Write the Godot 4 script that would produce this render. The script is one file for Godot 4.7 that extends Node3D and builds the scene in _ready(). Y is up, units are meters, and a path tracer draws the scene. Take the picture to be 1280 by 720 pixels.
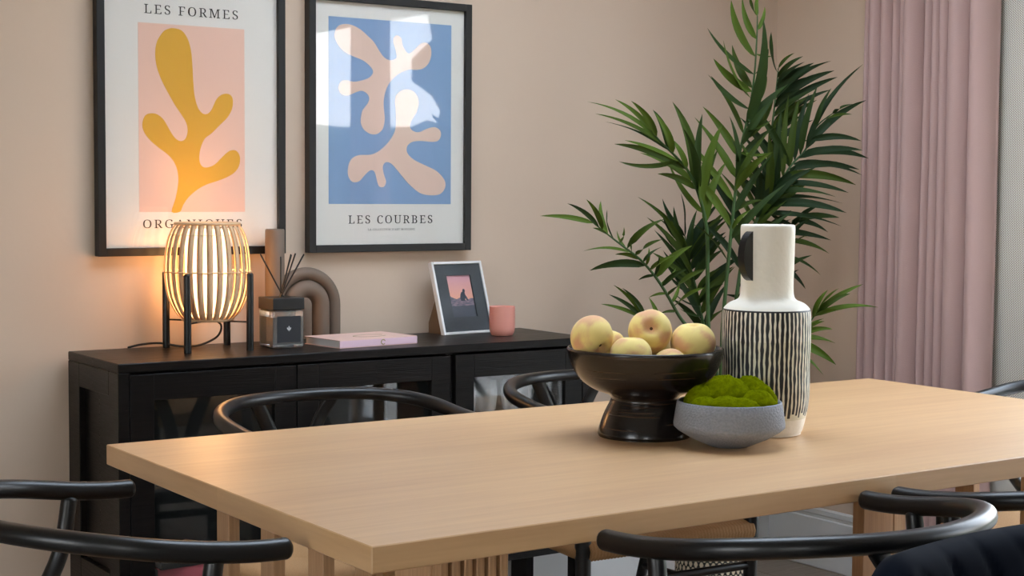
extends Node3D
# A dining room: table with wishbone chairs, black glazed sideboard, framed prints, palm in the corner.

const TOP := 0.745            # table top height
const SB := 0.811             # sideboard top height
const WALL_Z := -3.855
const WALL_X := 3.69

var M := {}
var rng := RandomNumberGenerator.new()
var names := {}

func _ready():
	rng.seed = 77
	make_camera_and_light()
	make_materials()
	make_room()
	make_garden()
	make_table()
	make_chairs()
	make_navy_chair()
	make_sideboard()
	make_prints()
	make_curtains()
	make_palm()
	make_lamp()
	make_sideboard_things()
	make_table_things()

func make_camera_and_light():
	var cam := Camera3D.new()
	cam.name = "camera"
	add_child(cam)
	cam.transform = Transform3D(Basis(Vector3(0.82612, 0.00649, 0.56345), Vector3(0.02857, 0.99813, -0.05339), Vector3(-0.56274, 0.06021, 0.82443)).orthonormalized(), Vector3(0, 1.21, 0))
	cam.fov = 20.735
	cam.near = 0.05
	cam.far = 200.0
	cam.current = true
	var env := Environment.new()
	env.background_mode = Environment.BG_SKY
	var sm := ProceduralSkyMaterial.new()
	sm.sky_top_color = Color(0.80, 0.86, 0.93)
	sm.sky_horizon_color = Color(1.0, 0.985, 0.96)
	sm.ground_bottom_color = Color(0.35, 0.36, 0.32)
	sm.ground_horizon_color = Color(0.6, 0.62, 0.58)
	sm.sky_energy_multiplier = 1.0
	sm.sun_angle_max = 0.0
	var sky := Sky.new()
	sky.sky_material = sm
	env.sky = sky
	env.ambient_light_source = Environment.AMBIENT_SOURCE_DISABLED
	env.tonemap_mode = Environment.TONE_MAPPER_LINEAR
	env.tonemap_exposure = 12.0
	env.sdfgi_enabled = true
	env.ssao_enabled = true
	env.ssil_enabled = true
	var we := WorldEnvironment.new()
	we.name = "environment"
	we.environment = env
	add_child(we)

# ---------------------------------------------------------------- helpers
func numbered(n: String) -> String:
	if not names.has(n):
		names[n] = 0
		return n
	names[n] += 1
	return "%s_%03d" % [n, names[n]]

func tag(o: Node, label: String, category: String, group := "", kind := ""):
	if label != "": o.set_meta("label", label)
	if category != "": o.set_meta("category", category)
	if group != "": o.set_meta("group", group)
	if kind != "": o.set_meta("kind", kind)

func thing(n: String, at: Vector3, turn := 0.0, label := "", category := "", group := "") -> Node3D:
	var o := Node3D.new()
	o.name = numbered(n)
	add_child(o)
	o.position = at
	o.rotation.y = turn
	tag(o, label, category, group)
	return o

func part(parent: Node, n: String, mesh: Mesh, mat: Material, xf := Transform3D.IDENTITY) -> MeshInstance3D:
	var o := MeshInstance3D.new()
	o.mesh = mesh
	o.material_override = mat
	o.transform = xf
	o.cast_shadow = GeometryInstance3D.SHADOW_CASTING_SETTING_ON
	if parent == self:
		o.name = numbered(n)
		add_child(o)
	else:
		o.name = n
		parent.add_child(o, true)
	return o

func structure(n: String, mesh: Mesh, mat: Material) -> MeshInstance3D:
	var o := part(self, n, mesh, mat)
	o.set_meta("kind", "structure")
	return o

func begin() -> SurfaceTool:
	var st := SurfaceTool.new()
	st.begin(Mesh.PRIMITIVE_TRIANGLES)
	return st

func tri(st: SurfaceTool, a: Vector3, b: Vector3, c: Vector3):
	st.add_vertex(a); st.add_vertex(b); st.add_vertex(c)

# polygon given counter-clockwise seen from outside (Godot wants clockwise)
func face(st: SurfaceTool, p: Array):
	for i in range(1, p.size() - 1):
		tri(st, p[0], p[i + 1], p[i])

func add_box(st: SurfaceTool, lo: Vector3, hi: Vector3, b := 0.0, xf := Transform3D.IDENTITY):
	st.set_smooth_group(-1)
	var c := (lo + hi) * 0.5
	var h := (hi - lo) * 0.5
	b = min(b, min(h.x, min(h.y, h.z)) * 0.9)
	if b <= 0.0:
		for ax in 3:
			for s in [-1.0, 1.0]:
				var n := Vector3.ZERO; n[ax] = s
				var u := Vector3.ZERO; u[(ax + 1) % 3] = 1.0
				var v := n.cross(u)
				var q := []
				for k in [[-1, -1], [1, -1], [1, 1], [-1, 1]]:
					q.append(xf * (c + (n + u * k[0] + v * k[1]) * h))
				face(st, q)
		return
	var inner := h - Vector3.ONE * b
	for ax in 3:
		for s in [-1.0, 1.0]:
			var n := Vector3.ZERO; n[ax] = s
			var u := Vector3.ZERO; u[(ax + 1) % 3] = 1.0
			var v := n.cross(u)
			var q := []
			for k in [[-1, -1], [1, -1], [1, 1], [-1, 1]]:
				q.append(xf * (c + n * h + (u * k[0] + v * k[1]) * inner))
			face(st, q)
	for ax in 3:
		var a1 := (ax + 1) % 3
		var a2 := (ax + 2) % 3
		for s1 in [-1.0, 1.0]:
			for s2 in [-1.0, 1.0]:
				var q := []
				for k in [[-1.0, 0], [1.0, 0], [1.0, 1], [-1.0, 1]]:
					var p := Vector3.ZERO
					p[ax] = k[0] * inner[ax]
					p[a1] = s1 * (h[a1] if k[1] == 0 else inner[a1])
					p[a2] = s2 * (inner[a2] if k[1] == 0 else h[a2])
					q.append(c + p)
				var nn: Vector3 = (q[1] - q[0]).cross(q[2] - q[0])
				var want := Vector3.ZERO; want[a1] = s1; want[a2] = s2
				if nn.dot(want) < 0: q.reverse()
				for i in 4: q[i] = xf * q[i]
				face(st, q)
	for sx in [-1.0, 1.0]:
		for sy in [-1.0, 1.0]:
			for sz in [-1.0, 1.0]:
				var s := Vector3(sx, sy, sz)
				var q := [c + s * Vector3(h.x, inner.y, inner.z), c + s * Vector3(inner.x, h.y, inner.z), c + s * Vector3(inner.x, inner.y, h.z)]
				var nn: Vector3 = (q[1] - q[0]).cross(q[2] - q[0])
				if nn.dot(s) < 0: q.reverse()
				for i in 3: q[i] = xf * q[i]
				face(st, q)

func finish(st: SurfaceTool) -> ArrayMesh:
	st.generate_normals()
	return st.commit()

func box(lo: Vector3, hi: Vector3, b := 0.0) -> ArrayMesh:
	var st := begin()
	add_box(st, lo, hi, b)
	return finish(st)

# rows of points: a skin over them; cu: each row closed; uv from parameters
func skin(st: SurfaceTool, rows: Array, cu := true, uvs := false, ulen := 1.0, vlen := 1.0, colors: Array = []):
	st.set_smooth_group(0)
	var nr := rows.size()
	var nc: int = rows[0].size()
	var vol := 0.0
	var mid := Vector3.ZERO
	for r in rows:
		for p in r: mid += p
	mid /= float(nr * nc)
	var last := nc if cu else nc - 1
	for i in nr - 1:
		for j in last:
			var j2 := (j + 1) % nc
			var a: Vector3 = rows[i][j] - mid
			var b: Vector3 = rows[i][j2] - mid
			var c: Vector3 = rows[i + 1][j2] - mid
			var d: Vector3 = rows[i + 1][j] - mid
			vol += a.dot(b.cross(c)) + a.dot(c.cross(d))
	var flip := vol > 0.0
	for i in nr - 1:
		for j in last:
			var j2 := (j + 1) % nc
			var q := [[i, j, j], [i, j2, j + 1], [i + 1, j2, j + 1], [i + 1, j, j]]
			var order := [0, 1, 2, 0, 2, 3]
			if flip: order = [0, 2, 1, 0, 3, 2]
			for k in order:
				var e: Array = q[k]
				if uvs: st.set_uv(Vector2(float(e[2]) / last * ulen, float(e[0]) / (nr - 1) * vlen))
				if colors.size() > 0: st.set_color(colors[e[0]][e[1]])
				st.add_vertex(rows[e[0]][e[1]])

func cap(st: SurfaceTool, row: Array, outward: Vector3):
	st.set_smooth_group(-1)
	var c := Vector3.ZERO
	for p in row: c += p
	c /= float(row.size())
	for j in row.size():
		var a: Vector3 = row[j]
		var b: Vector3 = row[(j + 1) % row.size()]
		if (a - c).cross(b - c).dot(outward) > 0: tri(st, c, b, a)
		else: tri(st, c, a, b)

# lathe around y: profile of Vector2(radius, height)
func lathe_rows(profile: Array, seg: int) -> Array:
	var rows := []
	for p in profile:
		var r := []
		for j in seg:
			var a := TAU * j / seg
			r.append(Vector3(p.x * cos(a), p.y, p.x * sin(a)))
		rows.append(r)
	return rows

func lathe(profile: Array, seg := 48, uvs := false) -> ArrayMesh:
	var st := begin()
	skin(st, lathe_rows(profile, seg), true, uvs)
	return finish(st)

func smooth_profile(pts: Array, n := 6) -> Array:
	var out := []
	for i in pts.size() - 1:
		var p0: Vector2 = pts[max(i - 1, 0)]
		var p1: Vector2 = pts[i]
		var p2: Vector2 = pts[i + 1]
		var p3: Vector2 = pts[min(i + 2, pts.size() - 1)]
		for k in n: out.append(p1.cubic_interpolate(p2, p0, p3, float(k) / n))
	out.append(pts[-1])
	return out

func smooth_path(pts: Array, n := 6) -> Array:
	var out := []
	for i in pts.size() - 1:
		var p0: Vector3 = pts[max(i - 1, 0)]
		var p1: Vector3 = pts[i]
		var p2: Vector3 = pts[i + 1]
		var p3: Vector3 = pts[min(i + 2, pts.size() - 1)]
		for k in n: out.append(p1.cubic_interpolate(p2, p0, p3, float(k) / n))
	out.append(pts[-1])
	return out

# tube along a path; rad(t) gives Vector2(half width across 'up', half width along 'up'), pw squareness
func add_tube(st: SurfaceTool, path: Array, rad: Callable, seg := 12, up := Vector3.UP, pw := 1.0, round_ends := true):
	var rows := []
	var n := path.size()
	for i in n:
		var t: Vector3 = (path[min(i + 1, n - 1)] - path[max(i - 1, 0)]).normalized()
		var side := t.cross(up)
		if side.length() < 0.02: side = t.cross(Vector3.RIGHT)
		side = side.normalized()
		var v := side.cross(t).normalized()
		var r: Vector2 = rad.call(float(i) / (n - 1))
		var row := []
		for j in seg:
			var a := TAU * j / seg
			var cx := cos(a); var sy := sin(a)
			row.append(path[i] + side * r.x * sign(cx) * pow(abs(cx), pw) + v * r.y * sign(sy) * pow(abs(sy), pw))
		rows.append(row)
	if round_ends:
		var pre := []
		var post := []
		var t0: Vector3 = (path[0] - path[1]).normalized()
		var t1: Vector3 = (path[n - 1] - path[n - 2]).normalized()
		var r0: Vector2 = rad.call(0.0)
		var r1: Vector2 = rad.call(1.0)
		for k in [[0.05, 0.5], [0.5, 0.43], [0.8, 0.27], [0.95, 0.1]]:
			var ra := []; var rb := []
			for j in seg:
				ra.append(path[0] + (rows[0][j] - path[0]) * (1.0 - 0.0) * (sqrt(1.0 - pow((1.0 - k[1] * 2.0), 2))) + t0 * r0.y * 0.7 * (1.0 - k[1] * 2.0))
				rb.append(path[n - 1] + (rows[n - 1][j] - path[n - 1]) * (sqrt(1.0 - pow((1.0 - k[1] * 2.0), 2))) + t1 * r1.y * 0.7 * (1.0 - k[1] * 2.0))
			pre.push_front(ra); post.append(rb)
		cap(st, pre[0], t0); cap(st, post[-1], t1)
		rows = pre + rows + post
	else:
		cap(st, rows[0], path[0] - path[1]); cap(st, rows[n - 1], path[n - 1] - path[n - 2])
	skin(st, rows)

func tube(path: Array, r: float, seg := 10, up := Vector3.UP) -> ArrayMesh:
	var st := begin()
	add_tube(st, path, func(_t): return Vector2(r, r), seg, up)
	return finish(st)

# flat polygon plate in the xy plane, from z0 to z1
func plate(poly: PackedVector2Array, z0: float, z1: float) -> ArrayMesh:
	var st := begin()
	st.set_smooth_group(-1)
	var idx := Geometry2D.triangulate_polygon(poly)
	for i in range(0, idx.size(), 3):
		var a := poly[idx[i]]; var b := poly[idx[i + 1]]; var c := poly[idx[i + 2]]
		if (b - a).cross(c - a) < 0:
			var t := b; b = c; c = t
		face(st, [Vector3(a.x, a.y, z1), Vector3(b.x, b.y, z1), Vector3(c.x, c.y, z1)])
		face(st, [Vector3(a.x, a.y, z0), Vector3(c.x, c.y, z0), Vector3(b.x, b.y, z0)])
	var area := 0.0
	for i in poly.size(): area += poly[i].cross(poly[(i + 1) % poly.size()])
	for i in poly.size():
		var a := poly[i]; var b := poly[(i + 1) % poly.size()]
		var q := [Vector3(a.x, a.y, z0), Vector3(b.x, b.y, z0), Vector3(b.x, b.y, z1), Vector3(a.x, a.y, z1)]
		if area < 0: q.reverse()
		face(st, q)
	return finish(st)

func text_mesh(s: String, width: float, height: float, font := "Droid Serif", spacing := 0, bold := false) -> Mesh:
	var f := SystemFont.new()
	f.font_names = PackedStringArray([font])
	if bold: f.font_weight = 700
	var fv := FontVariation.new()
	fv.base_font = f
	fv.spacing_glyph = spacing
	var tm := TextMesh.new()
	tm.text = s
	tm.font = fv
	tm.font_size = 64
	tm.depth = 0.0004
	tm.pixel_size = 0.001
	var bb := tm.get_aabb()
	if bb.size.x <= 0.0: return tm
	var st := begin()
	var sc := Vector3(width / bb.size.x, height / bb.size.y, 1)
	st.append_from(tm, 0, Transform3D(Basis.from_scale(sc), -Vector3(bb.position.x * sc.x, bb.position.y * sc.y, 0)))
	return st.commit()

# ---------------------------------------------------------------- materials
func tex(w: int, h: int, fn: Callable, mips := true) -> ImageTexture:
	var d := PackedByteArray()
	d.resize(w * h * 3)
	var k := 0
	for y in h:
		for x in w:
			var c: Color = fn.call(x, y)
			d[k] = int(clamp(c.r, 0, 1) * 255.0); d[k + 1] = int(clamp(c.g, 0, 1) * 255.0); d[k + 2] = int(clamp(c.b, 0, 1) * 255.0)
			k += 3
	var im := Image.create_from_data(w, h, false, Image.FORMAT_RGB8, d)
	if mips: im.generate_mipmaps()
	return ImageTexture.create_from_image(im)

func mat(n: String, c: Color, rough := 0.6, metal := 0.0) -> StandardMaterial3D:
	var m := StandardMaterial3D.new()
	m.resource_name = n
	m.albedo_color = c
	m.roughness = rough
	m.metallic = metal
	M[n] = m
	return m

func noise(s: int, freq: float, oct := 3) -> FastNoiseLite:
	var n := FastNoiseLite.new()
	n.seed = s
	n.frequency = freq
	n.fractal_octaves = oct
	n.noise_type = FastNoiseLite.TYPE_SIMPLEX_SMOOTH
	return n

func normal_from(s: int, freq: float, strength: float, size := 256) -> ImageTexture:
	var im := noise(s, freq, 4).get_seamless_image(size, size)
	im.convert(Image.FORMAT_L8)
	im.bump_map_to_normal_map(strength)
	im.generate_mipmaps()
	return ImageTexture.create_from_image(im)

func wood_tex(seed_: int, base: Color, dark: Color, w := 1024, h := 512) -> ImageTexture:
	var n1 := noise(seed_, 1.0, 3)
	var n2 := noise(seed_ + 1, 1.0, 2)
	var n3 := noise(seed_ + 2, 1.0, 2)
	return tex(w, h, func(x, y):
		var u := float(x) / w; var v := float(y) / h
		var a := n1.get_noise_2d(u * 3.0, v * 60.0) * 0.5 + 0.5
		var b := n2.get_noise_2d(u * 14.0, v * 260.0) * 0.5 + 0.5
		var c := n3.get_noise_2d(u * 1.5, v * 9.0) * 0.5 + 0.5
		var t := a * 0.4 + b * 0.25 + c * 0.35
		return base.lerp(dark, clamp((t - 0.3) * 1.9, 0, 1)))

func triplanar(m: StandardMaterial3D, scale: Vector3, world := false):
	m.uv1_triplanar = true
	m.uv1_world_triplanar = world
	m.uv1_scale = scale
	m.uv1_triplanar_sharpness = 8.0

func make_materials():
	var m := mat("wall", Color(0.82, 0.73, 0.645), 0.92)
	m.normal_enabled = true; m.normal_texture = normal_from(3, 0.02, 2.0); m.normal_scale = 0.12; triplanar(m, Vector3.ONE * 1.6, true)
	mat("white_wall", Color(0.86, 0.85, 0.83), 0.9)
	mat("ceiling", Color(0.9, 0.89, 0.87), 0.95)
	mat("skirting", Color(0.84, 0.84, 0.83), 0.45)
	m = mat("oak", Color(1, 1, 1), 0.45)
	m.metallic_specular = 0.6
	m.clearcoat_enabled = true; m.clearcoat = 0.5; m.clearcoat_roughness = 0.42
	m.albedo_texture = wood_tex(11, Color(0.845, 0.68, 0.485), Color(0.77, 0.59, 0.405)); triplanar(m, Vector3(0.46, 0.92, 0.46) * 1.0)
	m.uv1_scale = Vector3(0.46, 0.6, 0.6)
	m = mat("oak_upright", Color(1, 1, 1), 0.5)
	m.albedo_texture = tex_rotated(m_oak_tex()); triplanar(m, Vector3(2.0, 0.7, 2.0))
	for k in 4:
		m = mat("floor_%d" % k, Color(1, 1, 1), 0.5)
		var b: Color = [Color(0.66, 0.60, 0.54), Color(0.60, 0.54, 0.48), Color(0.70, 0.645, 0.585), Color(0.63, 0.58, 0.53)][k]
		m.albedo_texture = wood_tex(30 + k * 7, b, b.darkened(0.25), 512, 256); triplanar(m, Vector3(0.6, 1.5, 1.5))
	m = mat("black_wood", Color(0.035, 0.035, 0.04), 0.36)
	m.clearcoat_enabled = true; m.clearcoat = 0.05; m.clearcoat_roughness = 0.25
	m = mat("black_oak", Color(1, 1, 1), 0.34)
	m.metallic_specular = 0.3
	m.albedo_texture = wood_tex(51, Color(0.105, 0.088, 0.08), Color(0.05, 0.044, 0.042)); triplanar(m, Vector3(0.6, 1.6, 0.6))
	m.normal_enabled = true; m.normal_texture = grain_normal(); m.normal_scale = 0.2
	mat("cabinet_inside", Color(0.13, 0.12, 0.12), 0.6)
	m = mat("glass", Color(0.3, 0.34, 0.33, 0.02), 0.02)
	m.transparency = BaseMaterial3D.TRANSPARENCY_ALPHA; m.metallic_specular = 0.5
	m = mat("picture_glass", Color(0.3, 0.34, 0.33, 0.02), 0.02)
	m.transparency = BaseMaterial3D.TRANSPARENCY_ALPHA; m.metallic_specular = 0.42
	m = mat("dull_glass", Color(0.3, 0.34, 0.33, 0.02), 0.05)
	m.transparency = BaseMaterial3D.TRANSPARENCY_ALPHA; m.metallic_specular = 0.08
	m = mat("crystal", Color(0.95, 0.97, 0.98, 0.25), 0.02)
	m.transparency = BaseMaterial3D.TRANSPARENCY_ALPHA; m.metallic_specular = 0.6
	m.clearcoat_enabled = true; m.clearcoat = 0.5; m.clearcoat_roughness = 0.42
	m = mat("clear_block", Color(0.97, 0.98, 0.98), 0.02)
	m.refraction_enabled = true; m.refraction_scale = 0.05; m.transparency = BaseMaterial3D.TRANSPARENCY_ALPHA; m.albedo_color.a = 0.1
	mat("frame_black", Color(0.085, 0.083, 0.085), 0.45)
	mat("paper", Color(0.90, 0.885, 0.855), 0.8)
	mat("print_pink", Color(0.93, 0.775, 0.70), 0.8)
	mat("print_yellow", Color(0.87, 0.665, 0.22), 0.8)
	mat("print_blue", Color(0.53, 0.645, 0.785), 0.8)
	mat("print_blush", Color(0.90, 0.78, 0.71), 0.8)
	mat("print_ink", Color(0.13, 0.12, 0.11), 0.8)
	mat("print_grey", Color(0.50, 0.49, 0.47), 0.8)
	m = mat("cord", Color(1, 1, 1), 0.85)
	var cn := noise(27, 1.0, 3)
	m.albedo_texture = tex(128, 128, func(x, y):
		var t: float = cn.get_noise_2d(x * 0.2, y * 0.2) * 0.5 + 0.5
		return Color(0.66, 0.50, 0.33).lerp(Color(0.74, 0.585, 0.41), t))
	triplanar(m, Vector3.ONE * 9.0)
	m = mat("curtain", Color(0.735, 0.615, 0.59), 0.8)
	m.rim_enabled = true; m.rim = 0.25
	m.normal_enabled = true; m.normal_texture = normal_from(9, 0.15, 4.0); m.normal_scale = 0.15; triplanar(m, Vector3.ONE * 6.0)
	m = mat("mesh_screen", Color(1, 1, 1), 0.8)
	m.albedo_texture = tex(32, 32, func(x, y):
		var p := Vector2(fposmod(x, 16.0) - 8.0, fposmod(y + (8 if x >= 16 else 0), 16.0) - 8.0)
		var d: float = Vector2(p.x * 0.9, p.y * 1.1).length()
		return Color(0.86, 0.845, 0.80).lerp(Color(0.14, 0.13, 0.12), clamp((4.6 - d) / 2.4, 0, 1)))
	triplanar(m, Vector3(119, 73, 119))
	m = mat("navy", Color(0.022, 0.05, 0.105), 0.85)
	m.metallic_specular = 0.2
	m.rim_enabled = true; m.rim = 0.05; m.rim_tint = 0.6
	mat("brass", Color(0.75, 0.6, 0.35), 0.3, 1.0)
	m = mat("bamboo", Color(0.86, 0.73, 0.57), 0.6)
	m.backlight_enabled = true; m.backlight = Color(0.35, 0.24, 0.12)
	m = mat("shade_glow", Color(1.0, 0.93, 0.8), 0.6)
	m.emission_enabled = true; m.emission = Color(1.0, 0.87, 0.66); m.emission_energy_multiplier = 0.17
	mat("black_metal", Color(0.05, 0.05, 0.055), 0.45)
	mat("taupe", Color(0.44, 0.375, 0.32), 0.6)
	m = mat("bowl", Color(1, 1, 1), 0.22)
	var bn := noise(61, 1.0, 3)
	m.albedo_texture = tex(64, 256, func(x, y):
		var t: float = bn.get_noise_2d(x * 0.02, y * 0.32) * 0.5 + 0.5
		var t2: float = bn.get_noise_2d(x * 0.03 + 40.0, y * 1.3) * 0.5 + 0.5
		var c := Color(0.085, 0.074, 0.07).lerp(Color(0.135, 0.102, 0.085), clamp(t * 1.6 - 0.35, 0, 1))
		return c.lerp(Color(0.42, 0.30, 0.20), clamp((t2 - 0.66) * 6.0, 0, 0.6)))
	m = mat("stoneware", Color(1, 1, 1), 0.85)
	var sn := noise(71, 1.0, 4)
	m.albedo_texture = tex(256, 256, func(x, y):
		var t: float = sn.get_noise_2d(x * 0.12, y * 0.12) * 0.5 + 0.5
		return Color(0.47, 0.485, 0.515).lerp(Color(0.59, 0.60, 0.625), t))
	triplanar(m, Vector3.ONE * 6.0)
	m.normal_enabled = true; m.normal_texture = normal_from(72, 0.12, 5.0); m.normal_scale = 0.4
	m = mat("moss", Color(1, 1, 1), 0.95)
	var mn := noise(81, 1.0, 3)
	m.albedo_texture = tex(256, 256, func(x, y):
		var t: float = mn.get_noise_2d(x * 0.3, y * 0.3) * 0.5 + 0.5
		var t2: float = mn.get_noise_2d(x * 0.04 + 90.0, y * 0.04) * 0.5 + 0.5
		return Color(0.26, 0.29, 0.01).lerp(Color(0.52, 0.55, 0.02), clamp(t * 0.9 + t2 * 0.5 - 0.25, 0, 1)))
	triplanar(m, Vector3.ONE * 8.0)
	m.metallic_specular = 0.05
	m = mat("vase", Color(1, 1, 1), 0.5)
	m.albedo_texture = vase_tex()
	m.normal_enabled = true; m.normal_texture = normal_from(91, 0.05, 3.0); m.normal_scale = 0.25
	mat("vase_lug", Color(0.075, 0.075, 0.085), 0.3)
	m = mat("peach", Color(1, 1, 1), 0.75)
	m.vertex_color_use_as_albedo = true
	m.rim_enabled = true; m.rim = 0.25; m.rim_tint = 0.7
	mat("peach_stalk", Color(0.25, 0.17, 0.10), 0.8)
	for k in 4:
		m = mat("leaf_%d" % k, [Color(0.16, 0.235, 0.085), Color(0.115, 0.185, 0.085), Color(0.29, 0.37, 0.10), Color(0.22, 0.285, 0.07)][k], 0.6)
		m.metallic_specular = 0.3
		m.backlight_enabled = true; m.backlight = Color(0.06, 0.10, 0.02)
	mat("stem", Color(0.20, 0.32, 0.13), 0.5)
	m = mat("pot", Color(1, 1, 1), 0.8)
	m.albedo_texture = tex(128, 128, func(x, y):
		var row := int(y / 16)
		var k: float = fposmod(x / 16.0 + (0.5 if row % 2 == 1 else 0.0), 1.0)
		var lx: float = abs(k - 0.5) * 2.0
		var ly: float = abs(fposmod(y / 16.0, 1.0) - 0.5) * 2.0
		return Color(0.07, 0.06, 0.05).lerp(Color(0.80, 0.74, 0.63), clamp((1.05 - lx * 1.15 - ly * 0.5) * 3.0, 0, 1)))
	m.uv1_scale = Vector3(5, 5, 1)
	mat("soil", Color(0.10, 0.075, 0.055), 0.95)
	mat("silver_frame", Color(0.88, 0.87, 0.86), 0.3)
	mat("grey_mount", Color(0.27, 0.285, 0.30), 0.8)
	mat("kraft", Color(0.43, 0.33, 0.24), 0.85)
	m = mat("pink_wax", Color(0.86, 0.58, 0.52), 0.45)
	m.subsurf_scatter_enabled = true; m.subsurf_scatter_strength = 0.1
	mat("book_lilac", Color(0.87, 0.74, 0.79), 0.6)
	mat("book_cover", Color(0.88, 0.74, 0.69), 0.6)
	mat("book_pages", Color(0.80, 0.80, 0.80), 0.8)
	mat("book_pink", Color(0.80, 0.38, 0.42), 0.6)
	mat("book_dark", Color(0.10, 0.10, 0.11), 0.6)
	mat("book_tan", Color(0.55, 0.42, 0.28), 0.6)
	mat("gold_ink", Color(0.62, 0.55, 0.36), 0.5)
	mat("white_ink", Color(0.85, 0.85, 0.85), 0.6)
	m = mat("label_navy", Color(0.14, 0.145, 0.165), 0.6)
	m = mat("dark_oil", Color(0.05, 0.04, 0.035), 0.1)
	mat("white_paint", Color(0.85, 0.85, 0.85), 0.4)
	m = mat("lawn", Color(0.25, 0.36, 0.14), 0.95)
	mat("patio", Color(0.62, 0.60, 0.57), 0.9)
	mat("hedge", Color(0.13, 0.22, 0.10), 0.95)
	mat("bark", Color(0.23, 0.18, 0.14), 0.9)

func m_oak_tex() -> ImageTexture:
	return wood_tex(17, Color(0.78, 0.62, 0.46), Color(0.66, 0.50, 0.35), 512, 256)

func tex_rotated(t: ImageTexture) -> ImageTexture:
	var im := t.get_image()
	im.clear_mipmaps()
	im.rotate_90(CLOCKWISE)
	im.generate_mipmaps()
	return ImageTexture.create_from_image(im)

func grain_normal() -> ImageTexture:
	var n := noise(57, 1.0, 3)
	var t := tex(512, 512, func(x, y):
		var g: float = n.get_noise_2d(x * 0.02, y * 0.7) * 0.5 + 0.5
		return Color(g, g, g), false)
	var im := t.get_image()
	im.convert(Image.FORMAT_L8)
	im.bump_map_to_normal_map(3.0)
	im.generate_mipmaps()
	return ImageTexture.create_from_image(im)

# glaze of the striped vase: u around, v from foot (0) to lip (1)
func vase_tex() -> ImageTexture:
	var w := 1024
	var h := 512
	var n := noise(95, 1.0, 2)
	var ends := PackedFloat32Array()
	for i in 64: ends.append(0.015 * sin(i * 12.7) + 0.012 * sin(i * 4.1))
	return tex(w, h, func(x, y):
		var v := float(y) / h
		var cream := Color(0.94, 0.915, 0.845)
		if v < 0.50:
			cream = cream.lerp(Color(0.82, 0.80, 0.68), 0.5)
		if v > 0.66 or v < 0.09: return Color(0.955, 0.93, 0.875)
		var wob: float = n.get_noise_2d(x * 0.03, y * 0.016) * 2.6
		var u: float = (float(x) + wob) / w * 56.0
		var k := int(fposmod(floor(u), 56.0))
		var f: float = abs(fposmod(u, 1.0) - 0.5)
		var width: float = 0.25 + 0.10 * n.get_noise_2d(k * 31.0, y * 0.025)
		var lo: float = 0.10 + ends[k]
		if v > 0.652: return Color(0.10, 0.10, 0.11)
		if v < lo: return cream
		return Color(0.095, 0.095, 0.105).lerp(cream, clamp((f - width) * 14.0, 0, 1)))

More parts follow.
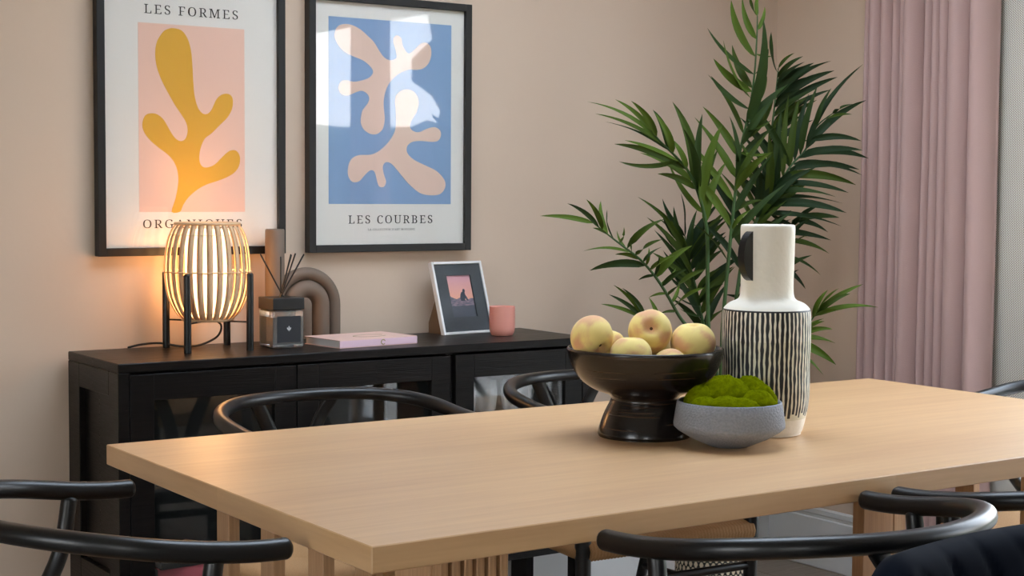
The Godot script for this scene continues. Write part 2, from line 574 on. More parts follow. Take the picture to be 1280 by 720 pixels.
# ---------------------------------------------------------------- room
func make_room():
	var x0 := -2.6
	var z1 := 2.6
	var top := 2.45
	var fl := structure("floor", box(Vector3(x0 - 0.1, -0.12, WALL_Z - 0.1), Vector3(WALL_X + 0.1, -0.012, z1 + 0.1)), M["floor_1"])
	var w := 0.19
	var meshes := []
	var r := 0
	var x := x0
	# boards run along z across the room
	var plank := box(Vector3(-0.0935, -0.012, -0.95), Vector3(0.0935, 0.0, 0.95), 0.0015)
	while x < WALL_X - 0.01:
		var z := WALL_Z - float((r * 7) % 5) * 0.38
		while z < z1:
			var a: float = max(z, WALL_Z)
			var b: float = min(z + 1.9, z1)
			if b - a > 0.05:
				var xw: float = min(w, WALL_X - x)
				var o := part(fl, "plank", plank, M["floor_%d" % ((r * 3 + int(floor(z * 2.0))) % 4 if (r * 3 + int(floor(z * 2.0))) % 4 >= 0 else 1)])
				o.transform = Transform3D(Basis.from_scale(Vector3(xw / w, 1, (b - a - 0.002) / 1.9)), Vector3(x + xw / 2, 0, (a + b) / 2))
			z += 1.9
		x += w
		r += 1
	structure("wall_back", box(Vector3(x0 - 0.12, -0.12, WALL_Z - 0.14), Vector3(WALL_X + 0.14, top + 0.1, WALL_Z)), M["wall"])
	# ceiling with a roof light over the table
	var k0 := Vector2(1.4, -3.2)
	var k1 := Vector2(2.95, -1.95)
	var cst := begin()
	add_box(cst, Vector3(x0 - 0.12, top, WALL_Z - 0.1), Vector3(WALL_X + 0.14, top + 0.2, k0.y))
	add_box(cst, Vector3(x0 - 0.12, top, k1.y), Vector3(WALL_X + 0.14, top + 0.2, z1 + 0.12))
	add_box(cst, Vector3(x0 - 0.12, top, k0.y), Vector3(k0.x, top + 0.2, k1.y))
	add_box(cst, Vector3(k1.x, top, k0.y), Vector3(WALL_X + 0.14, top + 0.2, k1.y))
	structure("ceiling", finish(cst), M["ceiling"])
	var sky_st := begin()
	for e in [[k0.x, k0.x + 0.06], [(k0.x + k1.x) / 2 - 0.03, (k0.x + k1.x) / 2 + 0.03], [k1.x - 0.06, k1.x]]:
		add_box(sky_st, Vector3(e[0], top + 0.1, k0.y), Vector3(e[1], top + 0.18, k1.y), 0.004)
	for e in [[k0.y, k0.y + 0.06], [k1.y - 0.06, k1.y]]:
		add_box(sky_st, Vector3(k0.x, top + 0.1, e[0]), Vector3(k1.x, top + 0.18, e[1]), 0.004)
	var roof_light := structure("window_4", finish(sky_st), M["white_paint"])
	for i in 2:
		part(roof_light, "pane", box(Vector3(lerp(k0.x, k1.x, i * 0.5) + 0.04, top + 0.13, k0.y + 0.04), Vector3(lerp(k0.x, k1.x, i * 0.5 + 0.5) - 0.04, top + 0.138, k1.y - 0.04)), M["glass"])
	wall_with_openings("wall_right", "x", WALL_X, WALL_X + 0.14, WALL_Z, z1, [[-2.71, -1.0], [-0.9, -0.2]], 0.06, 2.08, top, M["wall"])
	wall_with_openings("wall_left", "x", x0 - 0.12, x0, WALL_Z, z1, [[-1.5, 0.2]], 0.6, 2.1, top, M["white_wall"])
	wall_with_openings("wall_front", "z", z1, z1 + 0.12, x0, WALL_X, [[-2.0, -1.1]], 0.06, 2.1, top, M["white_wall"])
	window_unit("window_1", "x", WALL_X + 0.06, [-2.71, -1.0], 0.06, 2.08, 2)
	window_unit("window_2", "x", WALL_X + 0.06, [-0.9, -0.2], 0.06, 2.08, 1)
	window_unit("window_3", "x", x0 - 0.06, [-1.5, 0.2], 0.6, 2.1, 3)
	window_unit("window_5", "z", z1 + 0.06, [-2.0, -1.1], 0.06, 2.1, 1)
	baseboard("baseboard_right", "x", WALL_X, WALL_Z, z1, -1.0, [[-2.71, -1.0], [-0.9, -0.2]])
	baseboard("baseboard_back", "z", WALL_Z, x0, WALL_X, 1.0, [])

func boxed(st: SurfaceTool, axis: String, a0: float, a1: float, b0: float, b1: float, y0: float, y1: float, bev := 0.0):
	if axis == "x": add_box(st, Vector3(a0, y0, b0), Vector3(a1, y1, b1), bev)
	else: add_box(st, Vector3(b0, y0, a0), Vector3(b1, y1, a1), bev)

func wall_with_openings(n: String, axis: String, a0: float, a1: float, b0: float, b1: float, gaps: Array, y0: float, y1: float, top: float, m: Material):
	var st := begin()
	var b := b0
	for g in gaps:
		boxed(st, axis, a0, a1, b, g[0], -0.1, top + 0.05)
		boxed(st, axis, a0, a1, g[0], g[1], -0.1, y0)
		boxed(st, axis, a0, a1, g[0], g[1], y1, top + 0.05)
		b = g[1]
	boxed(st, axis, a0, a1, b, b1, -0.1, top + 0.05)
	structure(n, finish(st), m)

func window_unit(n: String, axis: String, at: float, span: Array, y0: float, y1: float, panes: int):
	var st := begin()
	var f := 0.055
	boxed(st, axis, at - 0.03, at + 0.03, span[0], span[1], y0, y0 + f, 0.004)
	boxed(st, axis, at - 0.03, at + 0.03, span[0], span[1], y1 - f, y1, 0.004)
	for k in panes + 1:
		var b: float = lerp(span[0] + f / 2, span[1] - f / 2, float(k) / panes)
		boxed(st, axis, at - 0.03, at + 0.03, b - f / 2, b + f / 2, y0 + f, y1 - f, 0.004)
	var o := structure(n, finish(st), M["white_paint"])
	for k in panes:
		var p := begin()
		boxed(p, axis, at - 0.004, at + 0.004, lerp(span[0] + f / 2, span[1] - f / 2, float(k) / panes) + f / 2, lerp(span[0] + f / 2, span[1] - f / 2, float(k + 1) / panes) - f / 2, y0 + f, y1 - f)
		part(o, "pane", finish(p), M["glass"])

func baseboard(n: String, axis: String, at: float, b0: float, b1: float, s: float, gaps: Array):
	var st := begin()
	var b := b0
	var runs := []
	for g in gaps:
		runs.append([b, g[0]]); b = g[1]
	runs.append([b, b1])
	for q in runs:
		var lo: float = min(at, at + s * 0.018)
		var hi: float = max(at, at + s * 0.018)
		boxed(st, axis, lo, hi, q[0], q[1], 0.0, 0.163, 0.003)
		lo = min(at, at + s * 0.011); hi = max(at, at + s * 0.011)
		boxed(st, axis, lo, hi, q[0], q[1], 0.160, 0.172)
		lo = min(at, at + s * 0.016); hi = max(at, at + s * 0.016)
		boxed(st, axis, lo, hi, q[0], q[1], 0.172, 0.196, 0.005)
	structure(n, finish(st), M["skirting"])

# ---------------------------------------------------------------- garden beyond the windows (seen in reflections)
func make_garden():
	structure("lawn", box(Vector3(3.95, -0.35, -30), Vector3(60, -0.15, 30)), M["lawn"])
	structure("terrace", box(Vector3(3.83, -0.15, -8), Vector3(7.2, -0.04, 8)), M["patio"])
	var hedge := thing("garden_hedge", Vector3(12.0, -0.15, 10.0), -PI / 2, "dark green clipped hedge across the lawn, mirrored in the print glass", "hedge")
	var n := noise(41, 1.2, 3)
	var st := begin()
	var rows := []
	for i in 10:
		var row := []
		for j in 80:
			var v := float(i) / 9.0
			var zz := -14.0 + 28.0 * j / 79.0
			var p := Vector3(-0.9 * sin(v * PI / 2.0 * 1.0) * 0.4 + (0.9 if i == 9 else 0.0), v * 2.25, zz)
			p += Vector3(1, 0.5, 0) * n.get_noise_3dv(p * 2.0) * 0.35
			row.append(p)
		rows.append(row)
	skin(st, rows, false)
	part(hedge, "foliage", finish(st), M["hedge"])
	for k in 2:
		var at: Vector3 = [Vector3(9.5, -0.15, 5.4), Vector3(15.0, -0.15, 1.0)][k]
		var t := thing("garden_tree", at, 0.0, ["broad green tree on the lawn, mirrored in the blue print", "slim green tree on the lawn nearer the dining room window"][k], "tree", "trees on the lawn")
		part(t, "trunk", tube([Vector3(0, 0, 0), Vector3(0.05, 1.2, 0.02), Vector3(0, 2.6, 0)], 0.12, 10, Vector3.RIGHT), M["bark"])
		var cs := begin()
		var crows := []
		for i in 41:
			var row := []
			var ph := PI * i / 40.0
			for j in 64:
				var th := TAU * j / 64.0
				var d := Vector3(sin(ph) * cos(th), cos(ph), sin(ph) * sin(th))
				row.append(Vector3(0, 2.9, 0) + d * Vector3(1.3, 2.3, 1.3) * (1.0 + 0.35 * n.get_noise_3dv(d * 2.4 + at) + 0.25 * n.get_noise_3dv(d * 11.0 + at)))
			crows.append(row)
		skin(cs, crows)
		part(t, "crown", finish(cs), M["hedge"])

# ---------------------------------------------------------------- dining table
func make_table():
	var tx := 1.0016
	var l := 2.0
	var zn := -1.7905
	var w := 0.993
	var t := thing("dining_table", Vector3(tx + l / 2, 0, zn - w / 2), 0.0, "pale oak rectangular dining table with slatted uprights for legs", "table")
	part(t, "tabletop", box(Vector3(-l / 2, TOP - 0.0372, -w / 2), Vector3(l / 2, TOP, w / 2), 0.0015), M["oak"])
	var slat := box(Vector3(-0.011, 0.03, -0.026), Vector3(0.011, TOP - 0.0372, 0.026), 0.0015)
	var rib := box(Vector3(-0.0068, 0.03, -0.012), Vector3(0.0068, TOP - 0.0372, 0.012), 0.0015)
	var block := box(Vector3(-0.06, 0.03, -0.05), Vector3(0.06, TOP - 0.0372, 0.05), 0.0015)
	for s in [1.0, -1.0]:
		# s = 1: the end by the sideboard's corner; the other end is the same, turned half way round
		var turn := Basis(Vector3.UP, 0.0 if s > 0 else PI)
		for z in ([-2.606, -2.422, -2.244, -2.087] if s > 0 else [-2.606, -2.422, -2.244]):
			part(t, "slat", slat, M["oak_upright"], Transform3D(turn, turn * Vector3(-l / 2 + 0.161, 0, z - (zn - w / 2))))
		if s < 0:
			for e in [[-0.069, 0.028], [0.0295, 0.069]]:
				part(t, "end_board", box(Vector3(l / 2 - 0.296 + e[0], 0.03, -0.1975), Vector3(l / 2 - 0.296 + e[1], TOP - 0.0372, -0.1625), 0.0015), M["oak_upright"])
			part(t, "foot_board", box(Vector3(l / 2 - 0.37, 0.0, -0.40), Vector3(l / 2 - 0.10, 0.03, 0.40), 0.003), M["oak_upright"])
			continue
		part(t, "end_post", block, M["oak_upright"], Transform3D(turn, turn * Vector3(-l / 2 + 0.21, 0, -1.94 - (zn - w / 2))))
		for k in 6:
			part(t, "rib", rib, M["oak_upright"], Transform3D(turn, turn * Vector3(-l / 2 + 0.160 + k * 0.0205, 0, -1.878 - (zn - w / 2))))
		part(t, "foot_board", box(Vector3(-0.06, 0.0, -0.40), Vector3(0.06, 0.03, 0.40), 0.003), M["oak_upright"], Transform3D(turn, turn * Vector3(-l / 2 + 0.21, 0, 0.02)))

# ---------------------------------------------------------------- wishbone chairs
func rail_path() -> Array:
	var a := 0.268
	var b := 0.215
	var e := 0.15
	var pts := []
	for i in 8: pts.append(Vector3(-a - 0.003 * (1.0 - i / 8.0), 0, -e * (1.0 - i / 8.0)))
	for i in 41:
		var ph := -PI / 2 + PI * i / 40.0
		pts.append(Vector3(a * sin(ph), 0, b * cos(ph)))
	for i in range(1, 9): pts.append(Vector3(a + 0.003 * i / 8.0, 0, -e * i / 8.0))
	for i in pts.size():
		var k: float = clamp((e + pts[i].z) / (e + b), 0, 1)
		k = k * k * (3.0 - 2.0 * k)
		pts[i].y = 0.713 + 0.039 * k
	return pts

func make_chair() -> Node3D:
	var t := thing("wishbone_chair", Vector3.ZERO)
	var st := begin()
	add_tube(st, rail_path(), func(u):
		var k: float = clamp(1.0 - abs(u - 0.5) / 0.36, 0, 1)
		k = k * k * (3.0 - 2.0 * k)
		return Vector2(lerp(0.0155, 0.0185, k), lerp(0.0155, 0.0138, k)), 16, Vector3.UP, 0.9)
	part(t, "top_rail", finish(st), M["black_wood"])
	for s in [-1.0, 1.0]:
		var lp := smooth_path([Vector3(s * 0.265, 0.706, -0.045), Vector3(s * 0.264, 0.62, -0.028), Vector3(s * 0.252, 0.54, 0.02), Vector3(s * 0.236, 0.45, 0.09), Vector3(s * 0.222, 0.32, 0.155), Vector3(s * 0.21, 0.16, 0.195), Vector3(s * 0.20, 0.0, 0.215)], 5)
		st = begin()
		add_tube(st, lp, func(u): return Vector2.ONE * lerp(0.0125, 0.0145, 1.0 - abs(u - 0.45)), 10, Vector3.RIGHT)
		part(t, "leg", finish(st), M["black_wood"])
		st = begin()
		add_tube(st, [Vector3(s * 0.24, 0.445, -0.225), Vector3(s * 0.238, 0.3, -0.225), Vector3(s * 0.235, 0.0, -0.225)], func(u): return Vector2.ONE * lerp(0.019, 0.0135, u), 12, Vector3.RIGHT)
		part(t, "leg", finish(st), M["black_wood"])
		part(t, "stretcher", tube([Vector3(s * 0.237, 0.24, -0.225), Vector3(s * 0.225, 0.25, 0.0), Vector3(s * 0.214, 0.25, 0.178)], 0.0105, 8), M["black_wood"])
	part(t, "stretcher", tube([Vector3(-0.215, 0.36, 0.14), Vector3(0.215, 0.36, 0.14)], 0.0105, 8), M["black_wood"])
	part(t, "stretcher", tube([Vector3(-0.237, 0.33, -0.225), Vector3(0.237, 0.33, -0.225)], 0.0105, 8), M["black_wood"])
	# Y-shaped back splat: one stem that forks to the rail
	st = begin()
	for s in [-1.0, 1.0]:
		var pr := smooth_path([Vector3(s * 0.016, 0.42, 0.165), Vector3(s * 0.018, 0.53, 0.190), Vector3(s * 0.034, 0.61, 0.206), Vector3(s * 0.066, 0.69, 0.212), Vector3(s * 0.098, 0.745, 0.202)], 5)
		add_tube(st, pr, func(u): return Vector2(lerp(0.019, 0.0165, u), 0.0055), 10, Vector3(0, 0.25, 1).normalized(), 0.7, false)
	part(t, "back_splat", finish(st), M["black_wood"])
	part(t, "back_rail", box(Vector3(-0.222, 0.395, 0.145), Vector3(0.222, 0.435, 0.175), 0.006), M["black_wood"])
	# woven seat: four sectors of cord wrapped over round rails
	st = begin()
	var c := [Vector3(-0.235, 0.418, -0.225), Vector3(0.235, 0.418, -0.225), Vector3(0.212, 0.418, 0.15), Vector3(-0.212, 0.418, 0.15)]
	var mid := Vector3(0, 0.410, -0.03)
	for k in 4:
		var a: Vector3 = c[k]
		var b: Vector3 = c[(k + 1) % 4]
		var along := (b - a).normalized()
		var outw := (((a + b) * 0.5) - mid); outw.y = 0; outw = (outw - along * outw.dot(along)).normalized()
		var rows := []
		# section: underside, round the rail, then over to the middle; every cord is a ridge
		var sec := [[-0.03, -0.024], [0.008, -0.024], [0.020, -0.014], [0.023, 0.0], [0.017, 0.014], [0.0, 0.020]]
		var nc := 156
		for i in 9:
			var row := []
			for j in nc + 1:
				var ridge: float = 0.0017 * (1.0 - pow(abs(fposmod(j / 3.0, 1.0) - 0.5) * 2.0, 2.0)) if j % 3 != 0 else 0.0
				var p := a.lerp(b, float(j) / nc)
				if i < 6:
					var e: Array = sec[i]
					var dir := (outw * float(e[0]) + Vector3.UP * float(e[1])).normalized()
					row.append(p + outw * float(e[0]) + Vector3.UP * float(e[1]) + dir * ridge)
				else:
					var q: float = [0.35, 0.7, 1.0][i - 6]
					row.append((p + Vector3.UP * 0.020).lerp(mid + Vector3.UP * 0.012, q) + Vector3.UP * ridge * (1.0 - q))
			rows.append(row)
		st.set_smooth_group(0)
		for i in rows.size() - 1:
			for j in nc:
				for e in [[i, j], [i + 1, j], [i + 1, j + 1], [i, j], [i + 1, j + 1], [i, j + 1]]:
					st.add_vertex(rows[e[0]][e[1]])
	part(t, "seat", finish(st), M["cord"])
	return t

func make_chairs():
	var g := "wishbone chairs around the table"
	var spots := [
		[0.803, -2.235, 1.53, "black wishbone chair drawn up to the table end nearest the lamp"],
		[1.648, -1.624, -0.011, "black wishbone chair on the near side, directly behind the navy velvet chair"],
		[2.262, -1.624, 0.0, "black wishbone chair on the near long side, its arm just over the other's"],
		[1.590, -2.968, 3.08, "black wishbone chair between table and sideboard, nearest the bamboo lamp"],
		[2.335, -2.975, 3.2, "black wishbone chair between table and sideboard, behind the fruit bowl"],
		[3.178, -2.25, -PI / 2, "black wishbone chair at the table end by the pink curtain"]]
	var first := make_chair()
	for i in spots.size():
		var o: Node3D = first
		if i > 0:
			o = first.duplicate()
			o.name = numbered("wishbone_chair")
			add_child(o)
		o.position = Vector3(spots[i][0], 0, spots[i][1])
		o.rotation.y = -spots[i][2]
		tag(o, spots[i][3], "chair", g)

func make_navy_chair():
	var t := thing("velvet_chair", Vector3(1.632, 0, -1.0), 0.0, "navy velvet dining chair with channel-stitched back, in front of the wishbone chairs", "chair")
	# back: a padded panel with rounded top corners; slanting stitched channels on the sitting side
	var w := 0.27
	var st := begin()
	var rows := []
	var nx := 80
	var ny := 44
	for side in [1.0, -1.0]:
		rows = []
		for i in ny + 1:
			var v := float(i) / ny
			var row := []
			for j in nx + 1:
				var u := float(j) / nx * 2.0 - 1.0
				var x := u * w
				var ytop := 0.786
				var d: float = abs(x) - (w - 0.07)
				if d > 0: ytop -= 0.07 - sqrt(max(0.07 * 0.07 - d * d, 0.0))
				var y: float = lerp(0.40, ytop, v)
				var e: float = clamp(min(min((w - abs(x)), (ytop - y)) / 0.035, 1.0), 0.0, 1.0)
				var th: float = 0.034 * sqrt(max(1.0 - (1.0 - e) * (1.0 - e), 0.0))
				if side > 0:
					var q := (x + 0.62 * (y - 0.786) + 0.5 * (0.786 - y) * (0.786 - y)) / 0.072
					var f: float = abs(fposmod(q, 1.0) - 0.5) * 2.0
					th += 0.012 * (sqrt(max(1.0 - pow(f, 4.0), 0.0)) - 1.0) * e
				row.append(Vector3(x, y, -0.235 - 0.06 * v + 0.10 * (u * u) * 0.5 + side * th))
			rows.append(row)
		st.set_smooth_group(0)
		for i in ny:
			for j in nx:
				var q := [rows[i][j], rows[i][j + 1], rows[i + 1][j + 1], rows[i + 1][j]]
				if side > 0: face(st, q)
				else: face(st, [q[0], q[3], q[2], q[1]])
	part(t, "backrest", finish(st), M["navy"])
	part(t, "seat", box(Vector3(-0.25, 0.40, -0.24), Vector3(0.25, 0.48, 0.24), 0.03), M["navy"])
	for sx in [-1.0, 1.0]:
		for sz in [-1.0, 1.0]:
			part(t, "leg", tube([Vector3(sx * 0.19, 0.41, sz * 0.18), Vector3(sx * 0.23, 0.0, sz * 0.22)], 0.014, 10, Vector3.RIGHT), M["black_metal"])

# ---------------------------------------------------------------- sideboard
func make_sideboard():
	var x0 := 1.284
	var x1 := 2.647
	var zf := -3.485
	var zb := -3.834
	var t := thing("sideboard", Vector3((x0 + x1) / 2, 0, (zf + zb) / 2), 0.0, "long black oak sideboard with three glazed doors against the pink wall", "sideboard")
	var off := t.position
	var B := func(n: String, a: Vector3, b: Vector3, bev: float, m: String, par: Node = t): return part(par, n, box(a - off, b - off, bev), M[m])
	B.call("top_board", Vector3(x0, 0.789, zb), Vector3(x1, SB, zf), 0.002, "black_oak")
	for e in [[x0, x0 + 0.027, 1.0], [x1 - 0.027, x1, -1.0]]:
		B.call("post", Vector3(e[0], 0.0, zf - 0.066), Vector3(e[1], 0.789, zf - 0.001), 0.0015, "black_oak")
		B.call("post", Vector3(e[0], 0.0, zb), Vector3(e[1], 0.789, zb + 0.08), 0.0015, "black_oak")
		B.call("end_rail", Vector3(e[0], 0.731, zb + 0.08), Vector3(e[1], 0.789, zf - 0.066), 0.001, "black_oak")
		B.call("end_rail", Vector3(e[0], 0.21, zb + 0.08), Vector3(e[1], 0.309, zf - 0.066), 0.001, "black_oak")
		var px: float = e[0] + (0.016 if e[2] > 0 else 0.003)
		B.call("end_panel", Vector3(px, 0.309, zb + 0.08), Vector3(px + 0.008, 0.731, zf - 0.066), 0.0, "black_oak")
	B.call("bottom_board", Vector3(x0 + 0.027, 0.212, zb + 0.004), Vector3(x1 - 0.027, 0.235, zf - 0.022), 0.0, "cabinet_inside")
	B.call("back_panel", Vector3(x0 + 0.027, 0.235, zb + 0.002), Vector3(x1 - 0.027, 0.789, zb + 0.010), 0.0, "cabinet_inside")
	B.call("divider", Vector3(2.186, 0.235, zb + 0.012), Vector3(2.204, 0.789, zf - 0.024), 0.0, "cabinet_inside")
	B.call("shelf", Vector3(x0 + 0.029, 0.492, zb + 0.012), Vector3(2.185, 0.508, zf - 0.05), 0.0, "cabinet_inside")
	B.call("shelf", Vector3(2.205, 0.492, zb + 0.012), Vector3(x1 - 0.029, 0.508, zf - 0.05), 0.0, "cabinet_inside")
	for d in [[1.313, 1.739], [1.7425, 2.187], [2.203, 2.6185]]:
		var a: float = d[0]
		var b: float = d[1]
		var y0 := 0.214
		var y1 := 0.783
		var zd := zf - 0.002
		var zi := zf - 0.021
		var o := Node3D.new()
		o.name = "door"
		t.add_child(o, true)
		B.call("stile", Vector3(a, y0, zi), Vector3(a + 0.058, y1, zd), 0.0012, "black_oak", o)
		B.call("stile", Vector3(b - 0.058, y0, zi), Vector3(b, y1, zd), 0.0012, "black_oak", o)
		B.call("rail", Vector3(a + 0.058, y1 - 0.062, zi), Vector3(b - 0.058, y1, zd), 0.0012, "black_oak", o)
		B.call("rail", Vector3(a + 0.058, y0, zi), Vector3(b - 0.058, y0 + 0.062, zd), 0.0012, "black_oak", o)
		B.call("pane", Vector3(a + 0.056, y0 + 0.06, zf - 0.014), Vector3(b - 0.056, y1 - 0.06, zf - 0.010), 0.0, "glass", o)
	# what stands inside
	var prof := [Vector2(0.0005, 0.003), Vector2(0.03, 0.002), Vector2(0.032, 0.0), Vector2(0.006, 0.006), Vector2(0.0035, 0.02), Vector2(0.0035, 0.075), Vector2(0.012, 0.09), Vector2(0.026, 0.115), Vector2(0.03, 0.15), Vector2(0.027, 0.19), Vector2(0.026, 0.19), Vector2(0.029, 0.15), Vector2(0.025, 0.117), Vector2(0.011, 0.093), Vector2(0.0005, 0.09)]
	var glass_mesh := lathe(prof, 24)
	var first: Node3D = null
	var gl := [[2.285, -3.565, "clear stemmed glass behind the far door, first from the door's edge in front row"], [2.355, -3.57, "clear stemmed glass behind the far door, second in the front row"], [2.43, -3.56, "clear stemmed glass behind the far door, third in the front row"], [2.32, -3.66, "clear stemmed glass in the back row, nearest the cabinet divider"], [2.40, -3.67, "clear stemmed glass in the back row, behind the second and third"], [2.50, -3.60, "clear stemmed glass behind the far door, beside the black chair's splat"]]
	for q in gl:
		var o := thing("wine_glass", Vector3(q[0], 0.508, q[1]), 0.0, q[2], "glass", "stemmed glasses in the sideboard")
		part(o, "bowl_and_stem", glass_mesh, M["crystal"])
	var bk := [[0.235, 0.033, 0.21, 0.15, 0.02, "book_dark", "dark book at the bottom of the pile inside the sideboard", ""], [0.268, 0.036, 0.19, 0.14, -0.03, "book_pink", "rose pink book with dark lettering in the pile inside the sideboard", "NI"], [0.304, 0.018, 0.2, 0.15, 0.08, "book_dark", "thin black book lying on the pink one inside the sideboard", ""], [0.322, 0.014, 0.13, 0.1, 0.5, "book_tan", "small tan booklet topmost of the pile inside the sideboard", ""]]
	for q in bk:
		make_book(Vector3(1.50, q[0], -3.62), q[4], q[2], q[3], q[1], q[5], q[5], q[6], "books piled in the sideboard", q[7])

func make_book(at: Vector3, turn: float, w: float, d: float, h: float, cover: String, spine: String, label: String, group: String, lettering := "") -> Node3D:
	var o := thing("book", at, turn, label, "book", group)
	var c := 0.002
	part(o, "cover", box(Vector3(-w / 2, h - c, -d / 2), Vector3(w / 2, h, d / 2), 0.0006), M[cover])
	part(o, "cover", box(Vector3(-w / 2, 0, -d / 2), Vector3(w / 2, c, d / 2), 0.0006), M[cover])
	part(o, "spine", box(Vector3(-w / 2, c, d / 2 - c), Vector3(w / 2, h - c, d / 2 + 0.0005), 0.0005), M[spine])
	part(o, "pages", box(Vector3(-w / 2 + 0.003, c, -d / 2 + 0.003), Vector3(w / 2 - 0.003, h - c, d / 2 - c)), M["book_pages"])
	if lettering != "":
		part(o, "lettering", text_mesh(lettering, 0.026, h * 0.6, "Droid Sans"), M["print_ink"], Transform3D(Basis.IDENTITY, Vector3(w / 2 - 0.05, h * 0.2, d / 2 + 0.0008)))
	return o

# ---------------------------------------------------------------- framed prints
func shape_mesh(flat: Array, at: Vector3, z0: float, z1: float) -> ArrayMesh:
	var pts := []
	for i in range(0, flat.size(), 2): pts.append(Vector2(flat[i] - at.x, flat[i + 1] - at.y))
	var poly := PackedVector2Array()
	var n := pts.size()
	for i in n:
		for k in 3: poly.append(pts[i].cubic_interpolate(pts[(i + 1) % n], pts[(i + n - 1) % n], pts[(i + 2) % n], k / 3.0))
	return plate(poly, z0, z1)

func make_prints():
	var y0 := 1.0445
	var y1 := 1.748
	var fw := 0.0205
	for k in 2:
		var x0: float = [1.362, 1.948][k]
		var x1: float = [1.8775, 2.468][k]
		var at := Vector3((x0 + x1) / 2, (y0 + y1) / 2, WALL_Z)
		var t := thing("framed_print", at, 0.0, ["black framed print of a mustard coral shape on pink, above the bamboo lamp", "black framed print of two blush cut-out shapes on blue, above the photo frame"][k], "picture", "framed prints on the wall")
		var hw := (x1 - x0) / 2
		var hh := (y1 - y0) / 2
		for s in [-1.0, 1.0]:
			part(t, "frame_bar", box(Vector3(min(s * hw, s * (hw - fw)), -hh, 0), Vector3(max(s * hw, s * (hw - fw)), hh, 0.029), 0.001), M["frame_black"])
			part(t, "frame_bar", box(Vector3(-hw + fw, min(s * hh, s * (hh - fw)), 0), Vector3(hw - fw, max(s * hh, s * (hh - fw)), 0.029), 0.001), M["frame_black"])
		var p := part(t, "paper", box(Vector3(-hw + fw, -hh + fw, 0.004), Vector3(hw - fw, hh - fw, 0.0164)), M["paper"])
		part(t, "glass_pane", box(Vector3(-hw + fw, -hh + fw, 0.0200), Vector3(hw - fw, hh - fw, 0.0216)), M["picture_glass"])
		var z := 0.0164
		if k == 0:
			part(p, "pink_field", box(Vector3(1.473 - at.x, 1.156 - at.y, z), Vector3(1.764 - at.x, 1.634 - at.y, z + 0.0004)), M["print_pink"])
			part(p, "coral_shape", shape_mesh(SHAPE_CORAL, at, z + 0.0004, z + 0.0008), M["print_yellow"])
			part(p, "lettering", text_mesh("LES FORMES", 0.256, 0.0235, "Droid Serif", 9), M["print_ink"], Transform3D(Basis.IDENTITY, Vector3(1.490 - at.x, 1.658 - at.y, z + 0.0004)))
			part(p, "lettering", text_mesh("ORGANIQUES", 0.272, 0.0285, "Droid Serif", 9), M["print_ink"], Transform3D(Basis.IDENTITY, Vector3(1.483 - at.x, 1.108 - at.y, z + 0.0004)))
		else:
			part(p, "blue_field", box(Vector3(2.012 - at.x, 1.177 - at.y, z), Vector3(2.405 - at.x, 1.686 - at.y, z + 0.0004)), M["print_blue"])
			part(p, "cut_out_shape", shape_mesh(SHAPE_UPPER, at, z + 0.0004, z + 0.0008), M["print_blush"])
			part(p, "cut_out_shape", shape_mesh(SHAPE_LOWER, at, z + 0.0004, z + 0.0008), M["print_blush"])
			part(p, "lettering", text_mesh("LES COURBES", 0.270, 0.0235, "Droid Serif", 9), M["print_ink"], Transform3D(Basis.IDENTITY, Vector3(2.0735 - at.x, 1.1225 - at.y, z + 0.0004)))
			part(p, "small_lettering", text_mesh("LA COLLECTION D'ART MODERNE", 0.152, 0.0055, "Droid Serif", 4), M["print_grey"], Transform3D(Basis.IDENTITY, Vector3(2.134 - at.x, 1.1035 - at.y, z + 0.0004)))

# ---------------------------------------------------------------- curtains and screen
func curtain(n: String, creases: Array, xw: float, label: String):
	var t := thing(n, Vector3(xw, 0, (creases[0] + creases[-1]) / 2), 0.0, label, "curtain", "pink curtains")
	var zc := t.position.z
	var prof := []
	for i in creases.size() - 1:
		var a: float = creases[i]
		var b: float = creases[i + 1]
		var d: float = clamp(abs(b - a) * 1.8, 0.06, 0.095)
		for k in 17:
			var th: float = lerp(-1.85, 1.85, k / 16.0)
			prof.append([(a + b) / 2 + abs(b - a) * 0.5 * sign(b - a) * sin(th) * 1.03, -d * (cos(th) + 0.2756) / 1.2756])
	prof.append([creases[-1], 0.0])
	var nz := noise(23, 1.0, 2)
	var st := begin()
	for layer in 2:
		var rows := []
		for i in 25:
			var v := i / 24.0
			var y: float = lerp(0.02, 2.40, v)
			var row := []
			for j in prof.size():
				var z: float = zc + (prof[j][0] - zc) * (1.0 + 0.05 * (1.0 - v))
				var sway: float = nz.get_noise_2d(j * 0.02, v * 1.0) * 0.006 * (1.0 - v * 0.6)
				row.append(Vector3(prof[j][1] + nz.get_noise_2d(j * 0.03 + 50.0, v * 0.9) * 0.006 + layer * 0.003, y, z - zc + sway))
			rows.append(row)
		skin(st, rows, false)
	part(t, "drape", finish(st), M["curtain"])
	part(t, "heading_track", box(Vector3(-0.03, 2.40, min(creases[0], creases[-1]) - zc - 0.02), Vector3(0.03, 2.45, max(creases[0], creases[-1]) - zc + 0.02), 0.004), M["white_paint"])

